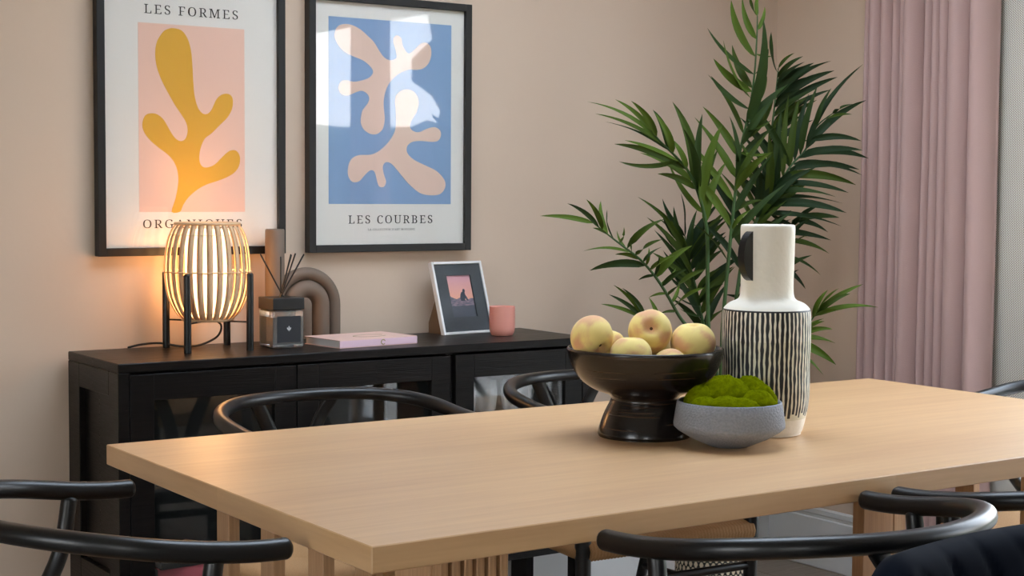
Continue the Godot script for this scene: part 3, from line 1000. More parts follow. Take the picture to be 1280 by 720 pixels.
func make_curtains():
	var xs := [1088.0, 1099.6, 1115.0, 1129.0, 1140.5, 1151.7, 1171.0, 1181.5, 1192.6, 1205.0, 1229.0, 1244.5]
	var z0 := -3.385
	var z1 := -2.925
	var cs := []
	for x in xs: cs.append(lerp(z0, z1, (x - xs[0]) / (xs[-1] - xs[0]) + 0.12 * sin(PI * (x - xs[0]) / (xs[-1] - xs[0])) * -0.3))
	curtain("curtain", cs, 3.652, "dusty pink pleated curtain beside the palm and the woven screen")
	var c2 := []
	for i in 9: c2.append(lerp(-1.31, -1.02, i / 8.0 + 0.02 * sin(i * 2.1)))
	curtain("curtain", c2, 3.652, "dusty pink curtain between the garden windows, seen only mirrored in glass")
	var b := thing("roller_screen", Vector3(3.680, 0, -2.845), 0.0, "pale woven roller screen with dark open weave, right of the pink curtain", "blind")
	part(b, "fabric", box(Vector3(-0.002, 0.05, -0.135), Vector3(0.002, 2.2, 0.135)), M["mesh_screen"])
	part(b, "bottom_bar", box(Vector3(-0.008, 0.03, -0.135), Vector3(0.008, 0.055, 0.135), 0.004), M["white_paint"])
	part(b, "roller", tube([Vector3(-0.012, 2.23, -0.14), Vector3(-0.012, 2.23, 0.14)], 0.017, 12), M["white_paint"])

# ---------------------------------------------------------------- palm
func make_palm():
	var base := Vector3(PALM_X, 0, PALM_Z)
	var t := thing("potted_palm", base, 0.0, "tall green areca palm with long feathery fronds in the room corner", "plant")
	var pot := part(t, "woven_basket", lathe([Vector2(0.001, 0.0), Vector2(0.096, 0.0), Vector2(0.102, 0.006), Vector2(0.106, 0.06), Vector2(0.108, 0.13), Vector2(0.107, 0.20), Vector2(0.108, 0.25), Vector2(0.104, 0.256), Vector2(0.098, 0.25), Vector2(0.097, 0.22), Vector2(0.001, 0.22)], 48, true), M["pot"])
	part(pot, "soil", lathe([Vector2(0.001, 0.231), Vector2(0.05, 0.233), Vector2(0.096, 0.228), Vector2(0.096, 0.221)], 24), M["soil"])
	for fi in FRONDS.size():
		var fr: Array = FRONDS[fi]
		var rp := []
		for i in range(0, fr[0].size(), 3): rp.append(Vector3(fr[0][i], fr[0][i + 1], fr[0][i + 2]) - base)
		var st := begin()
		add_tube(st, smooth_path(rp, 4), func(u): return Vector2.ONE * lerp(0.0068, 0.0016, u), 8, Vector3.RIGHT)
		var f := part(t, "frond_stem", finish(st), M["stem"])
		var ls: Array = fr[1]
		for i in range(0, ls.size(), 10):
			var a := Vector3(ls[i], ls[i + 1], ls[i + 2]) - base
			var c := Vector3(ls[i + 3], ls[i + 4], ls[i + 5]) - base
			var b := Vector3(ls[i + 6], ls[i + 7], ls[i + 8]) - base
			part(f, "leaflet", leaf_mesh(a, c, b, ls[i + 9]), M["leaf_%d" % ([0, 2, 3, 2][rng.randi_range(0, 3)] if fi in [0, 1, 3, 6, 8] else [0, 1, 3, 1][rng.randi_range(0, 3)])])

func leaf_mesh(a: Vector3, c: Vector3, b: Vector3, w: float) -> ArrayMesh:
	var st := begin()
	st.set_smooth_group(0)
	var nrm := Vector3(-0.45 + rng.randf_range(-0.5, 0.5), 0.45 + rng.randf_range(-0.4, 0.4), 0.75).normalized()
	var rows := []
	var n := 9
	c += (c - (a + b) * 0.5)
	var twist := rng.randf_range(-0.9, 0.9)
	for i in n + 1:
		var u := float(i) / n
		var p := a * (1 - u) * (1 - u) + c * 2 * u * (1 - u) + b * u * u
		var tg := ((c - a) * (1 - u) + (b - c) * u).normalized()
		var sd := tg.cross(nrm).normalized().rotated(tg, twist * u)
		var up := sd.cross(tg)
		var h: float = w * 0.5 * (pow(sin(PI * pow(u, 0.62) * 0.98 + 0.02), 0.8) if u < 0.999 else 0.02)
		rows.append([p - sd * h, p - sd * h * 0.45 - up * h * 0.18, p - up * h * 0.42, p + sd * h * 0.45 - up * h * 0.18, p + sd * h])
	for i in n:
		for j in 4:
			face(st, [rows[i][j], rows[i][j + 1], rows[i + 1][j + 1], rows[i + 1][j]])
	return finish(st)

# ---------------------------------------------------------------- lamp
func make_lamp():
	var t := thing("table_lamp", Vector3(1.602, SB, -3.71), -0.06, "lit bamboo slat lantern lamp on four black wooden legs, on the sideboard", "lamp")
	var leg := begin()
	add_tube(leg, [Vector3(0, 0.001, 0), Vector3(0, 0.19, 0)], func(_u): return Vector2.ONE * 0.0092, 14, Vector3.RIGHT)
	var lm := finish(leg)
	for k in 4:
		var a := PI / 4 + k * PI / 2
		part(t, "leg", lm, M["black_wood"], Transform3D(Basis.IDENTITY, Vector3(cos(a) * 0.115, 0, sin(a) * 0.115)))
	for s in [1.0, -1.0]:
		part(t, "brace", tube([Vector3(0.115 * 0.7071, 0.072, s * 0.115 * 0.7071), Vector3(-0.115 * 0.7071, 0.072, -s * 0.115 * 0.7071)], 0.0022, 8), M["black_metal"])
	var shade := Node3D.new()
	shade.name = "bamboo_shade"
	t.add_child(shade, true)
	var prof := smooth_profile([Vector2(0.060, 0.0), Vector2(0.079, 0.018), Vector2(0.099, 0.06), Vector2(0.107, 0.115), Vector2(0.106, 0.155), Vector2(0.100, 0.195), Vector2(0.090, 0.224), Vector2(0.078, 0.242)], 4)
	var st := begin()
	var rows := []
	for q in prof:
		var r: float = q.x
		rows.append([Vector3(r, q.y, -0.0075), Vector3(r + 0.0012, q.y, 0), Vector3(r, q.y, 0.0075), Vector3(r - 0.002, q.y, 0)])
	skin(st, rows)
	var strip := finish(st)
	for k in 27:
		part(shade, "bamboo_strip", strip, M["bamboo"], Transform3D(Basis(Vector3.UP, TAU * k / 27.0), Vector3(0, 0.075, 0)))
	for q in [[0.0795, 0.242, 0.0042], [0.062, 0.001, 0.004], [0.1090, 0.122, 0.0016], [0.0955, 0.215, 0.0006], [0.082, 0.02, 0.0006]]:
		var ring := []
		for k in 49:
			var a := TAU * k / 48.0
			ring.append(Vector3(cos(a) * q[0], 0.075 + q[1] + (0.0012 * sin(k * 2.0) if q[2] < 0.002 and q[2] > 0.001 else 0.0), sin(a) * q[0]))
		part(shade, "ring", tube(ring, q[2], 8), M["bamboo"])
	var st2 := begin()
	skin(st2, lathe_rows([Vector2(0.0005, 0.083), Vector2(0.052, 0.083), Vector2(0.056, 0.087), Vector2(0.056, 0.297), Vector2(0.05, 0.303), Vector2(0.0005, 0.303)], 32))
	part(t, "lamp_diffuser", finish(st2), M["shade_glow"])
	var l := OmniLight3D.new()
	l.name = "lamp_glow"
	l.position = Vector3(0, 0.195, 0)
	l.light_color = Color(1.0, 0.74, 0.47)
	l.light_energy = 0.0105
	l.light_size = 0.055
	l.omni_range = 12.0
	l.omni_attenuation = 2.0
	l.shadow_enabled = true
	t.add_child(l)
	var inv := t.transform.affine_inverse()
	var w := [Vector3(1.610, SB + 0.078, -3.71), Vector3(1.638, SB + 0.060, -3.71), Vector3(1.632, SB + 0.03, -3.72), Vector3(1.60, SB + 0.008, -3.75), Vector3(1.56, SB + 0.004, -3.77), Vector3(1.51, SB + 0.012, -3.80), Vector3(1.465, SB + 0.010, -3.81), Vector3(1.435, SB + 0.004, -3.815), Vector3(1.44, SB + 0.003, -3.828)]
	var lw := []
	for p in w: lw.append(inv * p)
	part(t, "cord", tube(smooth_path(lw, 6), 0.0028, 8), M["black_metal"])

# ---------------------------------------------------------------- things on the sideboard
func make_sideboard_things():
	# reed diffuser
	var t := thing("reed_diffuser", Vector3(1.782, SB, -3.659), 0.0, "square glass reed diffuser with black lid and label, beside the lamp", "diffuser")
	var h := 0.043
	var st := begin()
	add_box(st, Vector3(-h, 0.0005, -h), Vector3(h, 0.098, h), 0.004)
	part(t, "bottle", finish(st), M["clear_block"])
	part(t, "oil", box(Vector3(-h + 0.004, 0.010, -h + 0.004), Vector3(h - 0.004, 0.080, h - 0.004), 0.003), M["dark_oil"])
	part(t, "lid", box(Vector3(-h - 0.001, 0.099, -h - 0.001), Vector3(h + 0.001, 0.129, h + 0.001), 0.0015), M["frame_black"])
	var lab := part(t, "label", box(Vector3(-0.033, 0.016, h + 0.0002), Vector3(0.033, 0.083, h + 0.0008)), M["label_navy"])
	# white sprig emblem: a stem, side lobes and a tip
	var es := begin()
	for q in [[0.0, 0.050, 0.0008, 0.0062, 0.0], [-0.0036, 0.0515, 0.0018, 0.0030, 0.7], [0.0036, 0.0515, 0.0018, 0.0030, -0.7], [0.0, 0.0545, 0.0017, 0.0034, 0.0], [-0.0022, 0.0485, 0.0012, 0.0024, 1.1], [0.0022, 0.0485, 0.0012, 0.0024, -1.1]]:
		var em := PackedVector2Array()
		for k in 14: em.append(Vector2(q[0], q[1]) + Vector2(cos(TAU * k / 14.0) * q[2], sin(TAU * k / 14.0) * q[3]).rotated(q[4]))
		es.append_from(plate(em, h + 0.0008, h + 0.0011), 0, Transform3D.IDENTITY)
	part(lab, "emblem", es.commit(), M["white_ink"])
	for q in [[-0.062, 0.118, 0.004], [0.010, 0.108, -0.012], [0.034, 0.118, 0.006], [0.040, 0.112, -0.012], [0.052, 0.116, 0.012], [0.029, 0.115, -0.002]]:
		part(t, "reed", tube([Vector3(q[0] * -0.12, 0.125, q[2] * 0.2), Vector3(q[0], 0.128 + q[1] * 0.95, q[2] * 2.0)], 0.0021, 7), M["black_metal"])
	# arch sculpture: two nested tubes and a tall upright
	var s := thing("arch_sculpture", Vector3(1.917, SB, -3.79), 0.0, "matt taupe double arch sculpture with tall upright, behind the reed diffuser", "sculpture")
	for q in [[0.0865, 0.0165], [0.0455, 0.0235]]:
		var path := [Vector3(-q[0], 0.0, 0), Vector3(-q[0], 0.05, 0)]
		for k in 25:
			var a := PI - PI * k / 24.0
			path.append(Vector3(cos(a) * q[0], 0.094 + sin(a) * q[0], 0))
		path.append(Vector3(q[0], 0.05, 0)); path.append(Vector3(q[0], 0.0, 0))
		var ts := begin()
		add_tube(ts, path, func(_u): return Vector2.ONE * q[1] * 1.02, 20, Vector3.BACK, 1.0, false)
		part(s, "arch", finish(ts), M["taupe"])
	part(s, "upright", lathe([Vector2(0.0005, 0.0), Vector2(0.0245, 0.0), Vector2(0.0255, 0.002), Vector2(0.0255, 0.297), Vector2(0.0235, 0.300), Vector2(0.0005, 0.300)], 28), M["taupe"], Transform3D(Basis.IDENTITY, Vector3(-0.0885, 0, -0.003)))
	# lilac book
	var b := make_book(Vector3(2.003, SB, -3.638), 0.10, 0.245, 0.165, 0.021, "book_cover", "book_lilac", "pale pink hardback with lilac spine lying flat beside the arch", "books on the sideboard top")
	part(b, "cover_motif", plate(ring_poly(Vector2(0.02, -0.01), 0.05, 0.03, 0.004), 0.0, 0.0004), M["gold_ink"], Transform3D(Basis(Vector3.RIGHT, -PI / 2), Vector3(0, 0.0211, 0)))
	part(b, "spine_emblem", plate(crescent(Vector2(0.012, 0.0105), 0.0075), 0.0, 0.0004), M["gold_ink"], Transform3D(Basis.IDENTITY, Vector3(0, 0, 0.0832)))
	# photo frame
	var p := thing("photo_frame", Vector3(2.4085, SB, -3.738), 0.115, "silver photo frame with grey mount and sunset photo, leaning on its stand", "photo frame")
	var lean := Transform3D(Basis(Vector3.RIGHT, -0.30), Vector3(0, 0.001, 0))
	var hw := 0.0915
	var fh := 0.212
	for sx in [-1.0, 1.0]:
		part(p, "frame_bar", box(Vector3(min(sx * hw, sx * (hw - 0.0075)), 0, -0.016), Vector3(max(sx * hw, sx * (hw - 0.0075)), fh, 0), 0.0012), M["silver_frame"], lean)
	for e in [[0.0, 0.0075], [fh - 0.0075, fh]]:
		part(p, "frame_bar", box(Vector3(-hw + 0.0075, e[0], -0.016), Vector3(hw - 0.0075, e[1], 0), 0.0012), M["silver_frame"], lean)
	# mount with a window in it, photo behind
	var ow := 0.043
	var y0 := 0.050
	var y1 := 0.172
	var ms := begin()
	add_box(ms, Vector3(-hw + 0.0075, 0.0075, -0.007), Vector3(-ow, fh - 0.0075, -0.004))
	add_box(ms, Vector3(ow, 0.0075, -0.007), Vector3(hw - 0.0075, fh - 0.0075, -0.004))
	add_box(ms, Vector3(-ow, 0.0075, -0.007), Vector3(ow, y0, -0.004))
	add_box(ms, Vector3(-ow, y1, -0.007), Vector3(ow, fh - 0.0075, -0.004))
	part(p, "mount", finish(ms), M["grey_mount"], lean)
	part(p, "backing", box(Vector3(-hw + 0.005, 0.005, -0.014), Vector3(hw - 0.005, fh - 0.005, -0.0095)), M["kraft"], lean)
	var pm := StandardMaterial3D.new()
	pm.resource_name = "photo_print"
	pm.roughness = 0.6
	pm.albedo_texture = photo_tex()
	var q := begin()
	for c in [[0, 0], [1, 1], [1, 0], [0, 0], [0, 1], [1, 1]]:
		q.set_uv(Vector2(c[0], 1 - c[1]))
		q.add_vertex(Vector3(lerp(-ow - 0.002, ow + 0.002, float(c[0])), lerp(y0 - 0.002, y1 + 0.002, float(c[1])), -0.0085))
	part(p, "photo", finish(q), pm, lean)
	part(p, "glass_pane", box(Vector3(-hw + 0.0075, 0.0075, -0.0035), Vector3(hw - 0.0075, fh - 0.0075, -0.0025)), M["dull_glass"], lean)
	part(p, "easel_stand", plate(PackedVector2Array([Vector2(0.012, 0.0), Vector2(0.092, 0.0), Vector2(0.092, 0.03), Vector2(0.06, 0.10), Vector2(0.045, 0.10)]), -0.03, 0.03), M["kraft"], Transform3D(Basis(Vector3(0, 0, -1), Vector3.UP, Vector3(1, 0, 0)), Vector3(-0.045, 0, -0.002)))
	# pink candle jar
	var c := thing("candle_jar", Vector3(2.462, SB, -3.655), 0.0, "small rose pink candle jar in front of the silver photo frame", "candle")
	part(c, "jar", lathe(smooth_profile([Vector2(0.0005, 0.0), Vector2(0.026, 0.0), Vector2(0.031, 0.004), Vector2(0.035, 0.014), Vector2(0.0362, 0.03), Vector2(0.0362, 0.078), Vector2(0.0355, 0.080), Vector2(0.0335, 0.079), Vector2(0.0333, 0.066), Vector2(0.0005, 0.064)], 4), 48), M["pink_wax"])
	part(c, "wick", tube([Vector3(0, 0.064, 0), Vector3(0.001, 0.074, 0)], 0.0009, 6, Vector3.RIGHT), M["print_ink"])

func ring_poly(c: Vector2, rx: float, ry: float, w: float) -> PackedVector2Array:
	var p := PackedVector2Array()
	for k in 31:
		var a := 0.3 + 5.4 * k / 30.0
		p.append(c + Vector2(cos(a) * rx, sin(a) * ry))
	for k in 31:
		var a := 0.3 + 5.4 * (30 - k) / 30.0
		p.append(c + Vector2(cos(a) * (rx - w), sin(a) * (ry - w)))
	return p

func crescent(c: Vector2, r: float) -> PackedVector2Array:
	return ring_poly(c, r, r, r * 0.28)

# sunset snapshot: pink sky, dark rocks and water, a figure crouching
func photo_tex() -> ImageTexture:
	var n := noise(33, 1.0, 3)
	var fig := PackedVector2Array([Vector2(0.47, 0.60), Vector2(0.45, 0.54), Vector2(0.48, 0.46), Vector2(0.53, 0.405), Vector2(0.585, 0.39), Vector2(0.595, 0.35), Vector2(0.635, 0.325), Vector2(0.685, 0.34), Vector2(0.69, 0.385), Vector2(0.665, 0.41), Vector2(0.68, 0.47), Vector2(0.735, 0.535), Vector2(0.77, 0.60), Vector2(0.70, 0.60), Vector2(0.655, 0.545), Vector2(0.625, 0.60)])
	return tex(128, 180, func(x, y):
		var u: float = x / 128.0
		var v: float = y / 180.0
		if Geometry2D.is_point_in_polygon(Vector2(u, v), fig): return Color(0.20, 0.22, 0.27)
		var edge: float = 0.56 + 0.05 * n.get_noise_2d(u * 2.5, 3.0) - 0.03 * (1.0 if u < 0.3 else 0.0) * (0.3 - u) * 10.0
		if v < edge:
			return Color(0.84, 0.62, 0.66).lerp(Color(0.92, 0.66, 0.56), v / edge)
		var k: float = n.get_noise_2d(u * 4.0 + v * 2.0, v * 22.0) * 0.5 + 0.5
		var col := Color(0.34, 0.33, 0.38).lerp(Color(0.66, 0.52, 0.56), clamp(k * 1.5 - 0.4, 0, 1) * (1.0 if v < 0.72 else 0.3))
		if v > 0.72: col = col.lerp(Color(0.22, 0.26, 0.29), 0.6)
		return col)

# ---------------------------------------------------------------- things on the table
func make_table_things():
	# footed bowl
	var t := thing("footed_bowl", Vector3(1.912, TOP, -2.345), 0.0, "dark brown glazed footed bowl holding peaches on the oak table", "bowl")
	var k := 0.00154
	var prof := [Vector2(0.001, 0.004), Vector2(52, 0), Vector2(57, 1), Vector2(58.5, 4), Vector2(56, 14), Vector2(50, 30), Vector2(44, 42), Vector2(42.5, 48), Vector2(48, 53), Vector2(64, 59), Vector2(79, 69), Vector2(89, 82), Vector2(95, 96), Vector2(98, 107), Vector2(97.5, 110), Vector2(95.5, 111), Vector2(93.5, 108), Vector2(89, 94), Vector2(79, 78), Vector2(62, 67), Vector2(40, 62), Vector2(0.4, 61)]
	for i in prof.size(): prof[i] = prof[i] * (1.0 if i == 0 else k)
	part(t, "bowl", lathe(smooth_profile(prof, 3), 72, true), M["bowl"])
	# peaches
	var bp := t.position
	var kk := [
		[-0.112, 0.204, -0.022, 0.0420, 0.9, 0.45, "blushed peach at the bowl's rim, at the sideboard side"],
		[0.013, 0.211, -0.002, 0.0425, 2.0, -1.25, "topmost peach with its stalk dimple facing the room"],
		[-0.064, 0.1715, 0.036, 0.0400, 4.0, 0.0, "yellow peach low in front of the topmost one"],
		[0.086, 0.188, 0.040, 0.0440, 5.2, 0.1, "large yellow peach beside the striped vase"],
		[-0.050, 0.180, -0.060, 0.0400, 1.0, 0.3, "peach half hidden behind the front yellow one"],
		[0.015, 0.150, 0.055, 0.0340, 3.1, 0.6, "peach deep in the bowl beneath the topmost one"],
		[0.070, 0.180, -0.065, 0.0400, 0.2, 0.5, "pink peach at the back of the bowl near the palm"]]
	for i in kk.size():
		var q: Array = kk[i]
		peach(bp + Vector3(q[0], q[1] - 0.010, q[2]), q[3], q[4], q[5], i, q[6])
	# stone bowl of moss
	var mb := thing("stone_bowl", Vector3(1.966, TOP, -2.164), 0.0, "small grey stone bowl filled with green moss, in front of the footed bowl", "bowl")
	var p2 := [Vector2(0.0005, 0.0), Vector2(0.034, 0.0), Vector2(0.042, 0.003), Vector2(0.072, 0.016), Vector2(0.095, 0.030), Vector2(0.1025, 0.037), Vector2(0.1030, 0.043), Vector2(0.0995, 0.066), Vector2(0.0965, 0.083), Vector2(0.0950, 0.0845), Vector2(0.0925, 0.083), Vector2(0.0915, 0.070), Vector2(0.0005, 0.068)]
	part(mb, "vessel", lathe(p2, 64), M["stoneware"])
	var lumps := [[-0.050, 0.0, 0.010, 0.042, 0.040], [-0.008, 0.0, -0.008, 0.062, 0.057], [0.038, 0.0, -0.034, 0.050, 0.054], [0.050, 0.0, 0.026, 0.043, 0.036], [-0.006, 0.0, 0.050, 0.042, 0.026], [-0.042, 0.0, -0.042, 0.046, 0.040], [0.026, 0.0, 0.050, 0.040, 0.024], [0.062, 0.0, -0.006, 0.032, 0.042], [-0.045, 0.0, 0.046, 0.036, 0.024]]
	var nz := noise(83, 1.0, 4)
	# lumps are laid out in the camera's left/right; turn them so the tall ones stay behind
	for q in lumps:
		var st := begin()
		var rows := []
		for i in 26:
			var ph := PI * 0.62 * i / 25.0
			var row := []
			for j in 52:
				var th := TAU * j / 52.0
				var d := Vector3(sin(ph) * cos(th), cos(ph), sin(ph) * sin(th))
				var w := Vector3(q[0], 0, q[2])
				var s: float = 1.0 + 0.08 * nz.get_noise_3dv((d * q[3] + w) * 40.0) + 0.07 * nz.get_noise_3dv((d * q[3] + w) * 420.0)
				var mp: Vector3 = Vector3(0, 0.072, 0) + w + d * Vector3(q[3] * 0.86, q[4], q[3] * 0.86) * s
				var far := Vector2(mp.x, mp.z).length()
				if far > 0.0905:
					mp.x *= 0.0905 / far; mp.z *= 0.0905 / far
				row.append(mp)
			rows.append(row)
		skin(st, rows)
		part(mb, "moss_clump", finish(st), M["moss"], Transform3D(Basis(Vector3.UP, -0.72), Vector3.ZERO))
	# striped vase
	var v := thing("striped_vase", Vector3(2.133, TOP, -2.245), 0.0, "tall cream bottle vase with black painted stripes and a black lug", "vase")
	var s2 := 0.001565
	var vp := [Vector2(0.3, 0), Vector2(40, 0), Vector2(44.5, 2.5), Vector2(47, 8), Vector2(50, 20), Vector2(53.5, 40), Vector2(54.5, 60), Vector2(54, 85), Vector2(54.8, 105), Vector2(55, 130), Vector2(54.5, 150), Vector2(52.5, 157), Vector2(46, 163), Vector2(37, 167), Vector2(33.5, 172), Vector2(32.5, 185), Vector2(33, 215), Vector2(33.5, 245), Vector2(33.5, 257), Vector2(32, 260), Vector2(29.5, 259), Vector2(29, 250), Vector2(28.5, 180), Vector2(0.3, 170)]
	var rows := []
	var pr := smooth_profile(vp, 4)
	var seg := 72
	var st := begin()
	st.set_smooth_group(0)
	for i in pr.size():
		var row := []
		for j in seg: row.append(Vector3(cos(TAU * j / seg) * pr[i].x * s2, pr[i].y * s2, sin(TAU * j / seg) * pr[i].x * s2))
		rows.append(row)
	for i in pr.size() - 1:
		for j in seg:
			var q := [[i, j, j], [i + 1, (j + 1) % seg, j + 1], [i, (j + 1) % seg, j + 1], [i, j, j], [i + 1, j, j], [i + 1, (j + 1) % seg, j + 1]]
			if i == 0 and j == 0: pass
			for e in q:
				var hv: float = clamp(pr[e[0]].y / 236.0, 0.0, 1.0)
				st.set_uv(Vector2(float(e[2]) / seg, hv))
				st.add_vertex(rows[e[0]][e[1]])
	part(v, "body", finish(st), M["vase"])
	# black lug: a half moon standing out of the neck
	var lug := PackedVector2Array()
	for i in 21:
		var a := -PI / 2 + PI * i / 20.0
		lug.append(Vector2(cos(a) * 0.032, sin(a) * 0.0485))
	lug.append(Vector2(-0.012, 0.046)); lug.append(Vector2(-0.012, -0.046))
	var dir := Vector3(-0.968, 0, 0.10).normalized()
	part(v, "lug", plate(lug, -0.008, 0.008), M["vase_lug"], Transform3D(Basis(dir, Vector3.UP, dir.cross(Vector3.UP)), Vector3(0, 222.0 * s2, 0) + dir * 0.045))

func peach(at: Vector3, r: float, turn: float, tilt: float, k: int, label: String):
	var t := thing("peach", at, 0.0, label, "peach", "peaches in the footed bowl")
	var nz := noise(200 + k, 1.0, 2)
	var rows := []
	var cols := []
	for i in 41:
		var ph := PI * i / 40.0
		var row := []
		var cr := []
		for j in 56:
			var th := TAU * j / 56.0
			var groove: float = exp(-pow(wrapf(th, -PI, PI) / 0.22, 2.0)) * 0.045 * sin(ph)
			var rad: float = 1.0 - groove
			var y: float = cos(ph) * 0.94
			var dimple: float = exp(-pow(ph / 0.30, 2.0)) * 0.34 + exp(-pow((PI - ph) / 0.2, 2.0)) * 0.06
			y -= dimple * (1.0 if ph < PI / 2 else -1.0)
			row.append(Vector3(sin(ph) * cos(th) * rad, y, sin(ph) * sin(th) * rad) * r)
			var d := Vector3(sin(ph) * cos(th), cos(ph), sin(ph) * sin(th))
			var b: float = clamp(0.34 + 1.25 * nz.get_noise_3dv(d * 0.9) + 0.22 * nz.get_noise_3dv(d * 9.0) - 0.25 * d.y * 0.0, 0, 1)
			b = b * b * (3.0 - 2.0 * b)
			cr.append(Color(0.88, 0.69, 0.24).lerp(Color(0.68, 0.30, 0.19), b * 0.75))
		rows.append(row); cols.append(cr)
	var st := begin()
	skin(st, rows, true, false, 1, 1, cols)
	var xf := Transform3D(Basis(Vector3.UP, turn) * Basis(Vector3.RIGHT, tilt), Vector3.ZERO)
	if k == 1: xf = Transform3D(Basis(Vector3.UP, -0.60) * Basis(Vector3.RIGHT, 1.30) * Basis(Vector3.UP, 1.9), Vector3.ZERO)
	if k == 0: xf = Transform3D(Basis(Vector3.UP, 0.15) * Basis(Vector3.RIGHT, 2.15) * Basis(Vector3.UP, 0.8), Vector3.ZERO)
	var body := part(t, "flesh", finish(st), M["peach"], xf)
	part(body, "stalk_end", lathe([Vector2(0.0003, r * 0.64), Vector2(r * 0.07, r * 0.63), Vector2(r * 0.08, r * 0.60), Vector2(r * 0.06, r * 0.56)], 10), M["peach_stalk"])

const SHAPE_CORAL := [1.5663,1.6249,1.5888,1.6209,1.6046,1.6028,1.6144,1.5736,1.6187,1.5312,1.6207,1.4886,1.6242,1.4545,1.6332,1.4249,1.6469,1.4103,1.6608,1.4108,1.6724,1.4241,1.6842,1.4483,1.7006,1.4619,1.7194,1.4635,1.7301,1.4522,1.7286,1.4261,1.7144,1.4017,1.6932,1.3816,1.6698,1.3593,1.6512,1.3455,1.6395,1.3193,1.6361,1.2934,1.6415,1.2763,1.6554,1.2709,1.6787,1.2790,1.6998,1.2989,1.7210,1.3158,1.7399,1.3162,1.7503,1.2998,1.7469,1.2757,1.7302,1.2558,1.6972,1.2402,1.6551,1.2268,1.6273,1.2115,1.6043,1.1920,1.5905,1.1726,1.5822,1.1563,1.5595,1.1563,1.5701,1.1897,1.5772,1.2240,1.5774,1.2539,1.5694,1.2795,1.5528,1.3005,1.5238,1.3211,1.4995,1.3417,1.4851,1.3624,1.4831,1.3834,1.4934,1.4026,1.5156,1.4063,1.5356,1.3956,1.5489,1.3769,1.5644,1.3518,1.5802,1.3386,1.5961,1.3420,1.6044,1.3614,1.6009,1.3848,1.5874,1.4062,1.5695,1.4311,1.5495,1.4642,1.5340,1.4932,1.5218,1.5263,1.5181,1.5597,1.5236,1.5895,1.5394,1.6136,1.5528,1.6220]
const SHAPE_UPPER := [2.0623,1.6677,2.0846,1.6660,2.1115,1.6552,2.1342,1.6388,2.1524,1.6241,2.1707,1.5994,2.1845,1.5842,2.2006,1.5771,2.2145,1.5786,2.2247,1.5864,2.2214,1.6062,2.2144,1.6278,2.2167,1.6419,2.2283,1.6466,2.2399,1.6393,2.2446,1.6195,2.2587,1.6002,2.2705,1.6009,2.2869,1.6139,2.3010,1.6268,2.3200,1.6320,2.3343,1.6227,2.3382,1.6006,2.3297,1.5758,2.3108,1.5594,2.2871,1.5542,2.2682,1.5545,2.2402,1.5451,2.2123,1.5257,2.1939,1.5009,2.1847,1.4726,2.1838,1.4486,2.1853,1.4338,2.1871,1.4129,2.1811,1.3866,2.1631,1.3714,2.1422,1.3709,2.1214,1.3823,2.1113,1.4027,2.1154,1.4314,2.1230,1.4424,2.1344,1.4567,2.1380,1.4707,2.1298,1.4823,2.1139,1.4888,2.0936,1.4828,2.0712,1.4740,2.0511,1.4771,2.0423,1.4925,2.0489,1.5104,2.0667,1.5151,2.0891,1.5122,2.1162,1.5174,2.1388,1.5263,2.1502,1.5407,2.1434,1.5543,2.1206,1.5709,2.0891,1.5811,2.0623,1.5914,2.0423,1.6079,2.0303,1.6306,2.0334,1.6503,2.0445,1.6627]
const SHAPE_LOWER := [2.2567,1.4984,2.2778,1.4944,2.2921,1.4808,2.2969,1.4608,2.2922,1.4423,2.2879,1.4320,2.2725,1.4103,2.2695,1.3917,2.2819,1.3815,2.3005,1.3804,2.3254,1.3906,2.3504,1.3956,2.3681,1.3865,2.3707,1.3705,2.3600,1.3568,2.3380,1.3536,2.3068,1.3555,2.2758,1.3521,2.2592,1.3385,2.2605,1.3200,2.2821,1.3018,2.3195,1.2865,2.3572,1.2709,2.3827,1.2470,2.3859,1.2255,2.3702,1.2065,2.3386,1.2021,2.3011,1.2088,2.2638,1.2352,2.2330,1.2667,2.2086,1.2900,2.1904,1.2934,2.1813,1.2817,2.1844,1.2608,2.1917,1.2398,2.1845,1.2250,2.1694,1.2265,2.1621,1.2448,2.1555,1.2657,2.1423,1.2707,2.1245,1.2574,2.1067,1.2401,2.0860,1.2378,2.0725,1.2542,2.0725,1.2801,2.0830,1.3010,2.1066,1.3118,2.1423,1.3135,2.1722,1.3261,2.2024,1.3530,2.2205,1.3824,2.2235,1.4141,2.2216,1.4455,2.2203,1.4619,2.2240,1.4801,2.2380,1.4927]
const PALM_X := 2.9846
const PALM_Z := -3.3452
